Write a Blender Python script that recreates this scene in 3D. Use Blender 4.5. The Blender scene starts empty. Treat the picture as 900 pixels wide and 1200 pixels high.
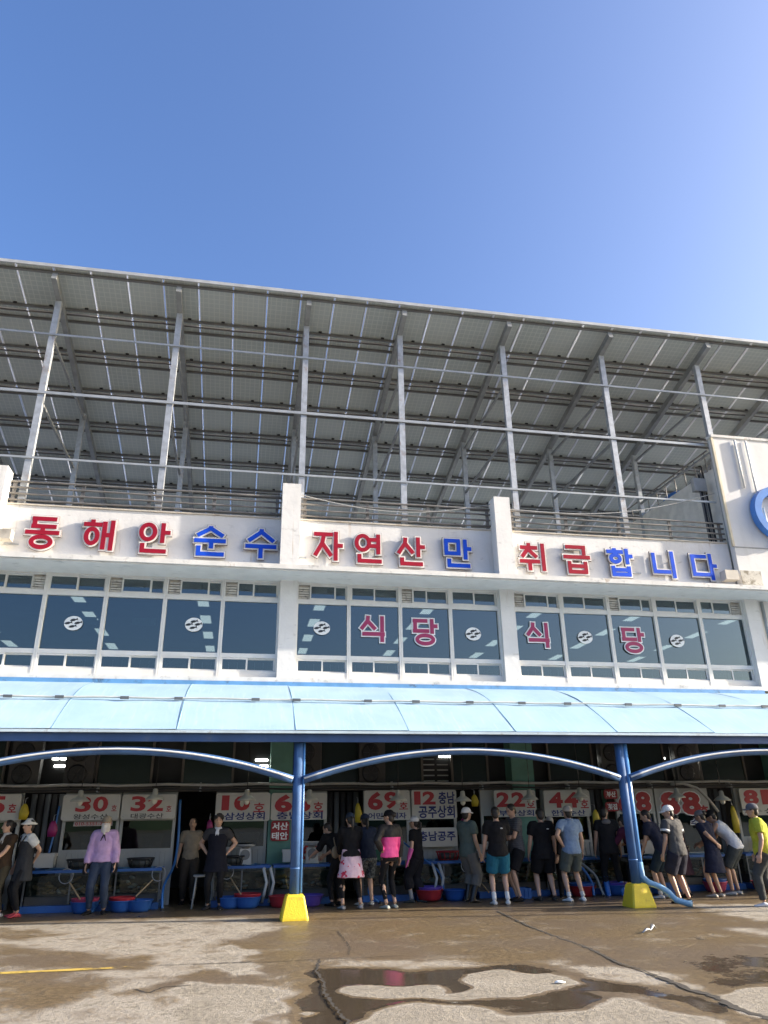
import bpy, bmesh, math, random
import numpy as np
from math import sin, cos, pi, radians, sqrt, atan2
from mathutils import Vector, Matrix, Quaternion

random.seed(7)
SC = bpy.context.scene
COL = SC.collection

# ------------------------------------------------------------------ camera
def setup_camera():
    pitch, yaw, roll = 0.39394, 0.18768, -0.01441
    fw = Vector((sin(yaw)*cos(pitch), cos(yaw)*cos(pitch), sin(pitch)))
    r = Vector((cos(yaw), -sin(yaw), 0)); u = r.cross(fw)
    c, s = cos(roll), sin(roll)
    r2 = r*c + u*s; u2 = u*c - r*s
    cd = bpy.data.cameras.new('camera'); cam = bpy.data.objects.new('camera', cd); COL.objects.link(cam)
    m = Matrix((r2, u2, -fw)).transposed().to_4x4(); m.translation = (0, 0, 1.55)
    cam.matrix_world = m
    cd.sensor_fit = 'HORIZONTAL'; cd.sensor_width = 36; cd.lens = 867.38/900*36
    cd.clip_start = 0.05; cd.clip_end = 3000
    SC.camera = cam
setup_camera()

# ------------------------------------------------------------------ sky and sun
SUN = Vector((1.0, -0.165, 0.365)).normalized()
W = bpy.data.worlds.new('World'); SC.world = W; W.use_nodes = True
nt = W.node_tree
bg = nt.nodes['Background']
sky = nt.nodes.new('ShaderNodeTexSky'); sky.sky_type = 'NISHITA'; sky.sun_disc = False
sky.sun_elevation = math.asin(SUN.z); sky.sun_rotation = atan2(SUN.x, SUN.y)
sky.air_density = 1.0; sky.dust_density = 4.2; sky.ozone_density = 2.5; sky.altitude = 0
hs = nt.nodes.new('ShaderNodeHueSaturation'); hs.inputs['Saturation'].default_value = 1.2; hs.inputs['Hue'].default_value = .511
nt.links.new(sky.outputs[0], hs.inputs['Color']); nt.links.new(hs.outputs[0], bg.inputs[0]); bg.inputs[1].default_value = 0.15
sl = bpy.data.lights.new('sun', 'SUN'); sl.energy = 4.8; sl.angle = radians(0.53); sl.color = (1.0, 0.9, 0.77)
so = bpy.data.objects.new('sun', sl); COL.objects.link(so)
so.rotation_euler = SUN.to_track_quat('Z', 'Y').to_euler(); so.location = (40, -10, 30)
vs = SC.view_settings
vs.view_transform = 'Standard'; vs.look = 'None'; vs.gamma = 1; vs.use_curve_mapping = False
vs.exposure = 1.27
try:
    SC.cycles.max_bounces = 10; SC.cycles.diffuse_bounces = 5; SC.cycles.glossy_bounces = 4
    SC.cycles.transparent_max_bounces = 12; SC.cycles.transmission_bounces = 6
    SC.cycles.sample_clamp_indirect = 6
except Exception:
    pass

# ------------------------------------------------------------------ materials
MATS = {}
def N(t, ty, **kw):
    n = t.nodes.new(ty)
    for k, v in kw.items(): setattr(n, k, v)
    return n
def math_node(t, op, a, b=None, clamp=False):
    n = N(t, 'ShaderNodeMath', operation=op); n.use_clamp = clamp
    for i, v in enumerate((a, b)):
        if v is None: continue
        if isinstance(v, (int, float)): n.inputs[i].default_value = v
        else: t.links.new(v, n.inputs[i])
    return n.outputs[0]
def ramp(t, src, a, b):
    n = N(t, 'ShaderNodeMapRange', interpolation_type='SMOOTHSTEP')
    t.links.new(src, n.inputs[0]); n.inputs[1].default_value = a; n.inputs[2].default_value = b
    return n.outputs[0]
def mixc(t, f, a, b, mode='MIX'):
    n = N(t, 'ShaderNodeMix', data_type='RGBA', blend_type=mode)
    if isinstance(f, (int, float)): n.inputs[0].default_value = f
    else: t.links.new(f, n.inputs[0])
    for i, v in ((6, a), (7, b)):
        if isinstance(v, tuple): n.inputs[i].default_value = (*v[:3], 1)
        else: t.links.new(v, n.inputs[i])
    return n.outputs[2]
def noise(t, scale, detail=4, rough=0.55, coord=None, stretch=None):
    n = N(t, 'ShaderNodeTexNoise'); n.inputs['Scale'].default_value = scale
    n.inputs['Detail'].default_value = detail; n.inputs['Roughness'].default_value = rough
    if coord is None:
        coord = N(t, 'ShaderNodeNewGeometry').outputs['Position']
    if stretch:
        mp = N(t, 'ShaderNodeMapping'); mp.inputs['Scale'].default_value = stretch
        t.links.new(coord, mp.inputs[0]); coord = mp.outputs[0]
    t.links.new(coord, n.inputs['Vector'])
    return n.outputs[0]
def base(name):
    m = bpy.data.materials.new(name); m.use_nodes = True
    t = m.node_tree; b = t.nodes['Principled BSDF']
    MATS[name] = m
    return m, t, b
def M(name, col=(.5, .5, .5), rough=.6, metal=0, var=.12, vscale=3.0, bump=0.0, bscale=40, dirt=0.0, dirtcol=(.12, .1, .08), streak=False, dscale=1.2, dthr=.55, spec=.5, local=False):
    """painted / plain surface with tone variation, optional dirt or vertical streaks and fine relief"""
    if name in MATS: return MATS[name]
    m, t, b = base(name)
    co = N(t, 'ShaderNodeTexCoord').outputs['Object'] if local else None
    n1 = noise(t, vscale, 5, coord=co)
    hi = tuple(min(1, c*(1+var)) for c in col); lo = tuple(c*(1-var) for c in col)
    c = mixc(t, ramp(t, n1, .3, .7), lo, hi)
    if dirt > 0:
        d = noise(t, dscale, 6, .65, coord=co, stretch=(3, 3, .35) if streak else None)
        f = math_node(t, 'MULTIPLY', ramp(t, d, dthr, dthr+.2), dirt)
        c = mixc(t, f, c, dirtcol)
    t.links.new(c, b.inputs['Base Color'])
    b.inputs['Roughness'].default_value = rough; b.inputs['Metallic'].default_value = metal
    b.inputs['Specular IOR Level'].default_value = spec
    if bump > 0:
        bp = N(t, 'ShaderNodeBump'); bp.inputs['Strength'].default_value = bump; bp.inputs['Distance'].default_value = .02
        t.links.new(noise(t, bscale, 4, coord=co), bp.inputs['Height']); t.links.new(bp.outputs[0], b.inputs['Normal'])
    return m
def emis(name, col, s):
    if name in MATS: return MATS[name]
    m, t, b = base(name)
    b.inputs['Base Color'].default_value = (*col, 1); b.inputs['Emission Color'].default_value = (*col, 1)
    b.inputs['Emission Strength'].default_value = s
    return m
def glass_mat(name, tint, refl, rcol=(1, 1, 1), rough=.015):
    m = bpy.data.materials.new(name); m.use_nodes = True; t = m.node_tree; MATS[name] = m
    t.nodes.remove(t.nodes['Principled BSDF']); o = t.nodes['Material Output']
    tr = N(t, 'ShaderNodeBsdfTransparent'); tr.inputs[0].default_value = (*tint, 1)
    gl = N(t, 'ShaderNodeBsdfGlossy'); gl.inputs['Roughness'].default_value = rough; gl.inputs[0].default_value = (*rcol, 1)
    bp = N(t, 'ShaderNodeBump'); bp.inputs['Strength'].default_value = .02; bp.inputs['Distance'].default_value = .05
    t.links.new(noise(t, .8, 2), bp.inputs['Height']); t.links.new(bp.outputs[0], gl.inputs['Normal'])
    fr = N(t, 'ShaderNodeFresnel'); fr.inputs[0].default_value = 1.5
    f = math_node(t, 'ADD', math_node(t, 'MULTIPLY', fr.outputs[0], .9), refl, True)
    mx = N(t, 'ShaderNodeMixShader'); t.links.new(f, mx.inputs[0]); t.links.new(tr.outputs[0], mx.inputs[1]); t.links.new(gl.outputs[0], mx.inputs[2])
    t.links.new(mx.outputs[0], o.inputs[0])
    return m

# ------------------------------------------------------------------ mesh helpers
def link(o, parent=None):
    COL.objects.link(o)
    if parent is not None:
        o.parent = parent
        if parent.name in ROOTS: o.matrix_parent_inverse = ROOTS[parent.name]
    return o
ROOTS = {}      # things whose parts are modelled in world coordinates
NUM = {'30': 'thirty', '32': 'thirty-two', '10': 'ten', '66': 'sixty-six', '69': 'sixty-nine', '12': 'twelve', '22': 'twenty-two', '44': 'forty-four', '88': 'eighty-eight', '81': 'eighty-one', '8': 'eight', '5': 'five'}
def tag(o, label=None, cat=None, group=None, kind=None):
    if label: o['label'] = ' '.join(NUM.get(w.strip(','), w.strip(',')) + (',' if w.endswith(',') else '') for w in label.split())
    if cat: o['category'] = cat
    if group: o['group'] = group
    if kind: o['kind'] = kind
    return o
def empty(name, loc=(0, 0, 0), rz=0, label=None, cat=None, group=None):
    o = bpy.data.objects.new(name, None); o.location = loc; o.rotation_euler = (0, 0, rz); o.empty_display_size = .1
    link(o); tag(o, label, cat, group)
    return o
def root(name, loc, label, cat, group=None):
    o = empty(name, loc, 0, label, cat, group); ROOTS[o.name] = o.matrix_basis.inverted()
    return o
def obj(name, bm, mat, parent=None, smooth=False, loc=None):
    if isinstance(bm, bpy.types.Mesh): me = bm
    else:
        me = bpy.data.meshes.new(name); bmesh.ops.recalc_face_normals(bm, faces=bm.faces); bm.to_mesh(me); bm.free()
        if smooth:
            for p in me.polygons: p.use_smooth = True
        for mm in (mat if isinstance(mat, (list, tuple)) else [mat]): me.materials.append(mm)
    o = bpy.data.objects.new(name, me); link(o, parent)
    if loc is not None: o.location = loc
    return o
def B(): return bmesh.new()
def box(bm, x0, x1, y0, y1, z0, z1, mi=0):
    v = [bm.verts.new(p) for p in ((x0,y0,z0),(x1,y0,z0),(x1,y1,z0),(x0,y1,z0),(x0,y0,z1),(x1,y0,z1),(x1,y1,z1),(x0,y1,z1))]
    for f in ((0,3,2,1),(4,5,6,7),(0,1,5,4),(1,2,6,5),(2,3,7,6),(3,0,4,7)):
        fc = bm.faces.new([v[i] for i in f]); fc.material_index = mi
    return bm
def cbox(bm, cx, cy, cz, sx, sy, sz, mi=0): return box(bm, cx-sx/2, cx+sx/2, cy-sy/2, cy+sy/2, cz-sz/2, cz+sz/2, mi)
def frames(pts):
    pts = [Vector(p) for p in pts]; out = []; up = None
    for i, p in enumerate(pts):
        d = (pts[min(i+1, len(pts)-1)]-pts[max(i-1, 0)]).normalized()
        if up is None:
            a = Vector((0, 0, 1)) if abs(d.z) < .95 else Vector((0, 1, 0))
            up = (a - d*a.dot(d)).normalized()
        else:
            up = (up - d*up.dot(d)).normalized()
        out.append((p, d.cross(up), up))
    return out
def ringloft(bm, rings, n=12, cap=True, mi=0):
    """rings: (centre, U, V, ru, rv)"""
    prev = None; first = last = None
    for c, U, V, ru, rv in rings:
        vs = [bm.verts.new(Vector(c)+U*(ru*cos(2*pi*k/n))+V*(rv*sin(2*pi*k/n))) for k in range(n)]
        if prev:
            for k in range(n):
                f = bm.faces.new((prev[k], prev[(k+1) % n], vs[(k+1) % n], vs[k])); f.material_index = mi; f.smooth = True
        else: first = vs
        prev = vs
    if cap:
        f = bm.faces.new(first[::-1]); f.material_index = mi
        f = bm.faces.new(prev); f.material_index = mi
    return bm
def tube(bm, pts, r, n=10, flat=1.0, mi=0):
    fr = frames(pts)
    rs = r if isinstance(r, (list, tuple)) else [r]*len(pts)
    return ringloft(bm, [(p, U, V, rr, rr*flat) for (p, U, V), rr in zip(fr, rs)], n, mi=mi)
X_, Y_, Z_ = Vector((1, 0, 0)), Vector((0, 1, 0)), Vector((0, 0, 1))
def lathe(bm, c, prof, n=16, cap=True, mi=0):
    """prof: (radius, z) about a vertical axis through c"""
    c = Vector(c)
    return ringloft(bm, [(c+Z_*z, X_, Y_, max(r, .0005), max(r, .0005)) for r, z in prof], n, cap, mi)
def bar(bm, a, b, w, h, mi=0):
    a, b = Vector(a), Vector(b); d = (b-a).normalized()
    up = Z_ if abs(d.z) < .95 else Y_
    s = d.cross(up).normalized(); u = s.cross(d)
    vs = [bm.verts.new(p + s*(sx*w/2) + u*(sz*h/2)) for p in (a, b) for sx, sz in ((-1,-1),(1,-1),(1,1),(-1,1))]
    for f in ((3,2,1,0),(4,5,6,7),(0,1,5,4),(1,2,6,5),(2,3,7,6),(3,0,4,7)):
        fc = bm.faces.new([vs[i] for i in f]); fc.material_index = mi
    return bm
def poly_prism(bm, pts, y0, y1, mi=0):
    """outline in XZ pushed through Y"""
    a = [bm.verts.new((x, y0, z)) for x, z in pts]; b = [bm.verts.new((x, y1, z)) for x, z in pts]
    n = len(pts)
    for fc in [bm.faces.new(a), bm.faces.new(b[::-1])]: fc.material_index = mi
    for k in range(n):
        f = bm.faces.new((a[k], b[k], b[(k+1) % n], a[(k+1) % n])); f.material_index = mi
    return bm
def ellipsoid(bm, c, rx, ry, rz, R=None, n=12, m=8, mi=0):
    c = Vector(c); R = R or Matrix.Identity(3)
    U, V, Wv = R @ X_, R @ Y_, R @ Z_
    rings = []
    for i in range(m+1):
        a = -pi/2 + pi*i/m
        rings.append((c+Wv*(rz*sin(a)), U, V, max(rx*cos(a), .001), max(ry*cos(a), .001)))
    return ringloft(bm, rings, n, True, mi)

# lettering: the program's built-in typeface turned into meshes
_TC = {}
def text_mesh(body, size=1.0, bold=0.0, depth=0.0, track=1.0, sx=1.0):
    """mesh in the XZ plane centred on its own box, front face towards -Y"""
    cu = bpy.data.curves.new('lettering', 'FONT'); cu.body = body; cu.size = 1; cu.offset = bold; cu.extrude = depth/size/2; cu.space_character = track
    cu.resolution_u = 3; cu.space_line = 1.0; cu.align_x = 'CENTER'
    ob = bpy.data.objects.new('lettering', cu); COL.objects.link(ob)
    bpy.context.view_layer.update()
    dg = bpy.context.evaluated_depsgraph_get()
    me = bpy.data.meshes.new_from_object(ob.evaluated_get(dg))
    bpy.data.objects.remove(ob); bpy.data.curves.remove(cu)
    n = len(me.vertices); co = np.empty(n*3, 'f'); me.vertices.foreach_get('co', co); co = co.reshape(-1, 3)
    if n:
        mn, mx = co.min(0), co.max(0); co = co-(mn+mx)/2
        co = np.stack([co[:, 0]*size*sx, -co[:, 2]*size, co[:, 1]*size], 1)
        me.vertices.foreach_set('co', co.astype('f').ravel())
    me.update(); me.materials.clear()
    return me
def fit_text(body, w, h, bold=0.0, depth=0.004, track=1.0):
    """lettering scaled to fill w by h"""
    me = text_mesh(body, 1.0, bold, depth, track)
    n = len(me.vertices); co = np.empty(n*3, 'f'); me.vertices.foreach_get('co', co); co = co.reshape(-1, 3)
    d = np.ptp(co, axis=0)
    co[:, 0] *= w/d[0]; co[:, 2] *= h/d[2]
    me.vertices.foreach_set('co', co.ravel()); me.update()
    return me
def lettering(name, body, cx, y, cz, w, h, mat, parent, bold=.02, depth=.004, track=1.0):
    me = fit_text(body, w, h, bold, depth, track); me.name = name; me.materials.append(mat)
    o = bpy.data.objects.new(name, me); link(o, parent); o.location = (cx, y, cz)
    return o
# ------------------------------------------------------------------ shared materials
white_wall = M('white_wall', (.71, .7, .68), .75, var=.05, vscale=1.5, dirt=.4, dirtcol=(.42, .4, .35), streak=True, dscale=1.3, dthr=.56, bump=.25, bscale=9)
white_clean = M('white_frame', (.7, .69, .66), .45, var=.05, dirt=.3, dirtcol=(.4, .38, .33), dscale=3)
ledge_white = M('ledge_white', (.7, .685, .65), .8, var=.08, dirt=.8, dirtcol=(.1, .095, .09), dscale=2.6, dthr=.56)
soffit_mat = M('soffit_paint', (.62, .61, .58), .8, var=.05, dirt=.85, dirtcol=(.2, .2, .19), dscale=.9, dthr=.64, bump=.2, bscale=5)
steel = M('galvanised_steel', (.42, .44, .46), .45, metal=.35, var=.15, vscale=6, dirt=.55, dirtcol=(.24, .13, .06), dscale=2.5, dthr=.57)
steel_dk = M('purlin_steel', (.17, .17, .17), .6, metal=.2, var=.15)
rail_mat = M('weathered_rail', (.2, .19, .18), .55, metal=.3, var=.2, dirt=.5, dirtcol=(.3, .2, .12), dscale=4)
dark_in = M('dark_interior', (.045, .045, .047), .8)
conc = M('roof_concrete', (.38, .41, .43), .9, var=.15, bump=.3)
blue_paint = M('blue_paint', (.045, .115, .27), .58, var=.2, dirt=.7, dirtcol=(.02, .035, .07), dscale=9, dthr=.6, bump=.15, bscale=12)
blue_dark = M('fascia_blue', (.03, .075, .2), .5, var=.12, dirt=.4, dirtcol=(.1, .12, .16), dscale=3)
yellow = M('yellow_paint', (.78, .58, .03), .55, var=.08, dirt=.8, dirtcol=(.3, .14, .04), dscale=5, dthr=.56, bump=.3)
black_pl = M('black_plastic', (.02, .02, .022), .4)
grey_pl = M('grey_plastic', (.4, .4, .39), .5, dirt=.5)
glass2f = glass_mat('tinted_window_glass', (.45, .51, .53), .18, (.48, .56, .59))
glass_dk = glass_mat('dark_window_glass', (.3, .34, .34), .05, (.7, .8, .8))
glass_tank = glass_mat('tank_glass', (.7, .78, .78), .0, (.5, .5, .5))

def add_runs(mat, col, thr, amt, stretch, sc=1.0):
    # a second layer of stains: thin runs that start at random spots and follow the wall down
    t = mat.node_tree; b = t.nodes['Principled BSDF']; src = b.inputs['Base Color'].links[0].from_socket
    f = math_node(t, 'MULTIPLY', ramp(t, noise(t, sc, 6, .6, stretch=stretch), thr, thr+.12), amt)
    t.links.new(mixc(t, f, src, col), b.inputs['Base Color'])
add_runs(white_wall, (.36, .23, .12), .62, .55, (7, 7, .5)); add_runs(white_wall, (.3, .29, .27), .6, .5, (1.4, 1.4, 3.5), 1.6); add_runs(ledge_white, (.3, .2, .11), .6, .6, (3, 3, 3)); add_runs(soffit_mat, (.3, .3, .29), .6, .7, (2, 5, 1)); add_runs(steel, (.22, .1, .04), .62, .7, (4, 4, 1.2), 2.0)
# ------------------------------------------------------------------ ground
POLYS=[(0.25,0.35,[(-4.95,16.18),(0.44,15.00),(0.81,13.48),(0.38,12.63),(-0.28,11.67),(0.23,10.70),(0.38,10.29),(0.30,9.17),(0.64,8.86),(0.47,7.35),(0.23,6.40),(-2.82,7.13),(-7.05,16.58)]),
(0.5,0.3,[(-3.42,13.10),(-2.48,12.17),(-1.70,11.48),(-1.06,11.08),(-0.74,10.52),(-1.13,10.31),(-1.94,10.43),(-2.73,10.65)]),
(0.42,0.3,[(-3.91,14.84),(-3.07,14.23),(-2.50,13.73),(-2.91,13.24),(-3.46,13.26)]),
(0.5,0.45,[(-2.69,10.29),(-1.74,10.20),(-1.16,9.41),(-1.26,8.81),(-1.64,8.42),(-2.14,8.38)]),
(0.46,0.3,[(-0.82,8.89),(-0.50,9.87),(0.32,9.82),(0.30,9.17),(-0.28,9.03),(-0.63,8.65)]),
(0.5,0.2,[(0.02,7.53),(0.27,7.77),(0.26,7.37),(0.10,7.23)]),
(0.2,0.4,[(8.48,14.36),(9.96,14.16),(10.32,13.74),(8.91,11.94),(8.32,11.92),(8.16,12.86)]),
(0.25,0.3,[(7.32,11.43),(7.64,10.98),(8.29,11.14),(7.45,10.07),(7.15,10.31)]),
(0.27,0.25,[(3.50,9.53),(3.91,9.27),(4.27,8.96),(4.55,8.82),(4.58,8.34),(4.62,7.82),(4.56,7.51),(4.29,7.61),(4.20,7.93),(3.88,8.18),(3.71,8.57)]),
(0.3,0.25,[(1.19,10.18),(2.27,10.06),(2.97,9.99),(2.71,9.39),(2.13,9.45),(1.61,9.43),(1.22,9.80)]),
(0.9,0.1,[(0.90,9.78),(1.21,9.70),(1.61,9.43),(2.10,9.36),(2.58,9.33),(3.22,9.32),(3.49,8.85),(3.34,8.22),(3.47,7.90),(3.42,7.53),(2.99,7.12),(2.61,7.28),(2.13,7.63),(1.49,7.74),(1.12,7.60),(1.00,7.18),(0.84,6.67),(0.48,6.85),(0.63,7.78),(0.84,8.56),(0.77,9.24)]),
(0.85,0.1,[(3.69,8.77),(3.91,8.31),(4.05,7.67),(4.31,7.43),(4.31,7.12),(4.42,6.78),(4.24,6.65),(4.06,6.93),(3.90,7.40),(3.68,7.84),(3.41,7.91)]),
(0.74,0.35,[(5.60,9.65),(5.87,9.40),(6.27,9.22),(6.48,9.04),(5.52,7.59),(5.08,7.47),(4.73,7.56),(4.67,7.89),(4.90,8.63)]),
(0.1,0.12,[(-0.12,11.63),(0.26,11.39),(0.22,10.45),(0.41,10.13),(0.34,9.58),(-0.08,9.56)]),
(0.08,0.12,[(-0.37,9.20),(0.32,8.98),(0.56,8.55),(0.63,8.18),(0.49,7.82),(0.28,7.52),(0.12,7.40),(0.04,6.87),(-0.49,7.00)]),
(0.05,0.08,[(1.15,8.39),(1.25,8.70),(1.58,8.70),(2.02,8.49),(2.04,8.20),(2.32,8.29),(2.59,8.94),(2.87,9.01),(3.40,8.87),(3.57,8.30),(3.34,7.86),(2.99,7.84),(2.31,7.82),(1.48,7.93),(1.23,8.10)]),
(0.08,0.12,[(0.98,7.19),(1.10,7.48),(1.48,7.67),(1.95,7.64),(2.26,7.47),(2.48,7.25),(2.82,7.08),(3.09,7.16),(3.47,7.44),(3.70,7.10),(3.87,6.73),(4.00,6.43),(3.86,5.60),(2.79,4.72),(0.62,5.22)]),
(0.82,0.1,[(2.31,7.83),(2.79,7.85),(3.20,7.53),(2.97,7.15),(2.74,7.09),(2.53,7.38),(2.22,7.52)]),
(0.06,0.1,[(4.51,7.33),(4.79,7.55),(5.08,7.47),(5.56,7.42),(4.76,6.25),(4.40,6.53),(4.40,6.84)]),
(0.05,0.05,[(0.63,7.78),(0.70,7.85),(0.77,7.75),(0.69,7.63)])]
CRACKS=[[(1.09,10.28),(0.96,9.53),(0.99,8.99),(0.94,8.33),(0.98,7.61),(1.01,7.21),(0.99,6.79)],
[(1.60,12.73),(1.59,12.05),(1.56,11.02),(1.46,10.48)],
[(4.72,14.47),(4.53,12.36),(4.50,10.93),(4.52,10.21),(4.38,9.18),(4.42,8.66),(4.41,8.04),(4.38,7.66),(4.44,7.42),(4.36,6.92),(4.38,6.51),(4.34,6.15)],
[(0.13,10.32),(0.58,10.26),(1.08,10.30),(1.67,10.28),(2.16,10.28)],
[(-0.79,10.40),(-0.53,10.39),(-0.14,10.36),(0.33,10.35)],
[(6.32,10.71),(6.26,10.42),(6.31,10.34)],
[(-0.89,9.05),(-0.76,8.85),(-0.62,9.09),(-0.31,9.11)]]

def inside_dist(P, poly):
    """signed distance (positive inside) of points P to a closed polygon"""
    d = np.full(len(P), 1e9); ins = np.zeros(len(P), bool)
    n = len(poly)
    for i in range(n):
        a = np.array(poly[i]); b = np.array(poly[(i+1) % n]); e = b-a
        t = np.clip(((P-a)@e)/(e@e+1e-9), 0, 1); q = a+t[:, None]*e
        d = np.minimum(d, np.hypot(*(P-q).T))
        c = ((a[1] > P[:, 1]) != (b[1] > P[:, 1]))
        xi = (b[0]-a[0])*(P[:, 1]-a[1])/(b[1]-a[1]+1e-12)+a[0]
        ins ^= c & (P[:, 0] < xi)
    return np.where(ins, d, -d)
def build_ground():
    xs = np.concatenate([[-400, -150, -60, -25, -12, -9], np.arange(-7, 12.01, .05), [14, 18, 30, 60, 150, 400]])
    ys = np.concatenate([[-300, -100, -40, -12, 0, 3, 5], np.arange(6, 17.01, .05), [19, 24, 40, 90, 200, 500]])
    gx, gy = np.meshgrid(xs, ys); P = np.stack([gx.ravel(), gy.ravel()], 1)
    w = np.full(len(P), .5)
    # slow wobble so that the outlines are not straight
    wob = P + .09*np.stack([np.sin(P[:, 1]*3.1+np.sin(P[:, 0]*2.3)*1.7)+.5*np.sin(P[:, 1]*8.3+P[:, 0]*5), np.sin(P[:, 0]*3.7+np.cos(P[:, 1]*2.9)*1.5)+.5*np.cos(P[:, 0]*9.1-P[:, 1]*4)], 1)
    for v, f, poly in POLYS:
        k = np.clip(inside_dist(wob, poly)/f*.5+.5, 0, 1); k = k*k*(3-2*k)
        w = w*(1-k)+v*k
    # wet floor below the awning; the awning's shade is painted into it as well
    k = np.clip((P[:, 1]-14.9)/.8, 0, 1); w = w*(1-k)+.58*k
    z = np.where((w > .7), -.006, 0) + .004*np.sin(P[:, 0]*1.9)*np.sin(P[:, 1]*1.3)*np.where((abs(P[:, 0]) < 12), 1, 0)
    nx, ny = len(xs), len(ys)
    i = np.arange(nx*ny).reshape(ny, nx)
    F = np.stack([i[:-1, :-1], i[:-1, 1:], i[1:, 1:], i[1:, :-1]], -1).reshape(-1, 4)
    me = bpy.data.meshes.new('ground')
    me.from_pydata(np.column_stack([P, z]).tolist(), [], F.tolist())
    at = me.attributes.new('wet', 'FLOAT', 'POINT'); at.data.foreach_set('value', w.astype('f'))
    for p in me.polygons: p.use_smooth = True
    m, t, b = base('concrete_ground')
    a = N(t, 'ShaderNodeAttribute'); a.attribute_name = 'wet'
    n1 = noise(t, 2.2, 7, .62); n2 = noise(t, 14, 6, .65); n3 = noise(t, 90, 4, .6); n4 = noise(t, .5, 3)
    wv = math_node(t, 'ADD', a.outputs['Fac'], math_node(t, 'MULTIPLY', math_node(t, 'SUBTRACT', n1, .5), .75))
    wv = math_node(t, 'ADD', wv, math_node(t, 'MULTIPLY', math_node(t, 'SUBTRACT', n2, .5), .42))
    damp = ramp(t, math_node(t, 'ADD', wv, math_node(t, 'MULTIPLY', math_node(t, 'SUBTRACT', n3, .5), .5)), .2, .48); pud = ramp(t, wv, .66, .76)
    dry = mixc(t, ramp(t, n2, .3, .7), (.16, .137, .103), (.3, .265, .21))
    dry = mixc(t, ramp(t, n1, .35, .65), dry, mixc(t, ramp(t, n3, .3, .7), (.18, .156, .12), (.365, .325, .265)))
    brown = mixc(t, ramp(t, n2, .35, .65), (.1, .07, .036), (.205, .148, .08))
    brown = mixc(t, math_node(t, 'MULTIPLY', ramp(t, n4, .4, .62), .6), brown, (.13, .1, .075)); brown = mixc(t, math_node(t, 'MULTIPLY', ramp(t, n3, .55, .7), .4), brown, (.3, .25, .18))
    speck = ramp(t, n3, .62, .72)
    dry = mixc(t, math_node(t, 'MULTIPLY', speck, .45), dry, (.2, .18, .15))
    # pale salt rim where the damp dries out
    rim = math_node(t, 'MULTIPLY', ramp(t, wv, .14, .24), math_node(t, 'SUBTRACT', 1, damp))
    dry = mixc(t, math_node(t, 'MULTIPLY', rim, .45), dry, (.44, .4, .34))
    col = mixc(t, damp, dry, brown)
    col = mixc(t, pud, col, (.075, .058, .04))
    t.links.new(col, b.inputs['Base Color'])
    rg = N(t, 'ShaderNodeMix'); rg.data_type = 'FLOAT'; t.links.new(damp, rg.inputs[0]); rg.inputs[2].default_value = .92; rg.inputs[3].default_value = .38
    rg2 = N(t, 'ShaderNodeMix'); rg2.data_type = 'FLOAT'; t.links.new(pud, rg2.inputs[0]); t.links.new(rg.outputs[0], rg2.inputs[2]); rg2.inputs[3].default_value = .03
    t.links.new(rg2.outputs[0], b.inputs['Roughness'])
    bp = N(t, 'ShaderNodeBump'); bp.inputs['Distance'].default_value = .02
    h = math_node(t, 'ADD', math_node(t, 'MULTIPLY', n2, 1.2), math_node(t, 'MULTIPLY', n3, .55))
    t.links.new(h, bp.inputs['Height'])
    t.links.new(math_node(t, 'SUBTRACT', 1, math_node(t, 'ADD', math_node(t, 'MULTIPLY', damp, .45), math_node(t, 'MULTIPLY', pud, .52))), bp.inputs['Strength'])
    t.links.new(bp.outputs[0], b.inputs['Normal'])
    me.materials.append(m)
    g = bpy.data.objects.new('ground', me); link(g); tag(g, kind='structure')
    rnd = random.Random(4)
    cm = M('crack_shadow', (.035, .03, .025), .95)
    for ci, pts in enumerate(CRACKS):
        bm = B(); prev = None
        wmax = (.022, .01, .03, .012, .018, .02, .02)[ci]
        for j in range(len(pts)-1):
            a, b2 = Vector(pts[j]), Vector(pts[j+1]); steps = max(3, int((b2-a).length/.05))
            for k in range(steps):
                p = a.lerp(b2, k/steps); n = Vector((-(b2-a).y, (b2-a).x)).normalized()
                p = p + n*rnd.uniform(-.018, .018); hw = wmax*rnd.uniform(.35, 1.0)*(1.7 if ci == 2 and p.y < 8.3 else 1)
                cur = [bm.verts.new((*(p-n*hw), .006)), bm.verts.new((*(p+n*hw), .006))]
                if prev: bm.faces.new((prev[0], prev[1], cur[1], cur[0]))
                prev = cur
        obj('crack', bm, cm, g)
    # worn yellow line
    m, t, b = base('worn_yellow_line')
    b.inputs['Base Color'].default_value = (.5, .35, .07, 1); b.inputs['Roughness'].default_value = .7
    tr = N(t, 'ShaderNodeBsdfTransparent'); mx = N(t, 'ShaderNodeMixShader')
    geo = N(t, 'ShaderNodeNewGeometry'); sp = N(t, 'ShaderNodeSeparateXYZ'); t.links.new(geo.outputs['Position'], sp.inputs[0])
    wear = math_node(t, 'MULTIPLY', ramp(t, sp.outputs[0], -1.9, -.6), .34)
    f = math_node(t, 'ADD', math_node(t, 'ADD', math_node(t, 'MULTIPLY', noise(t, 7, 5, .7), .8), .03), wear)
    t.links.new(ramp(t, f, .42, .62), mx.inputs[0]); t.links.new(b.outputs[0], mx.inputs[1]); t.links.new(tr.outputs[0], mx.inputs[2])
    t.links.new(mx.outputs[0], t.nodes['Material Output'].inputs[0])
    bm = B(); prev = None
    for k in range(90):
        x = -9+k*.16; hw = .065+.012*sin(k*1.7)
        cur = [bm.verts.new((x, 10.36-hw, .007)), bm.verts.new((x, 10.36+hw, .007))]
        if prev: bm.faces.new((prev[0], cur[0], cur[1], prev[1]))
        prev = cur
    obj('painted_line', bm, m, g)
build_ground()
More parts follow.
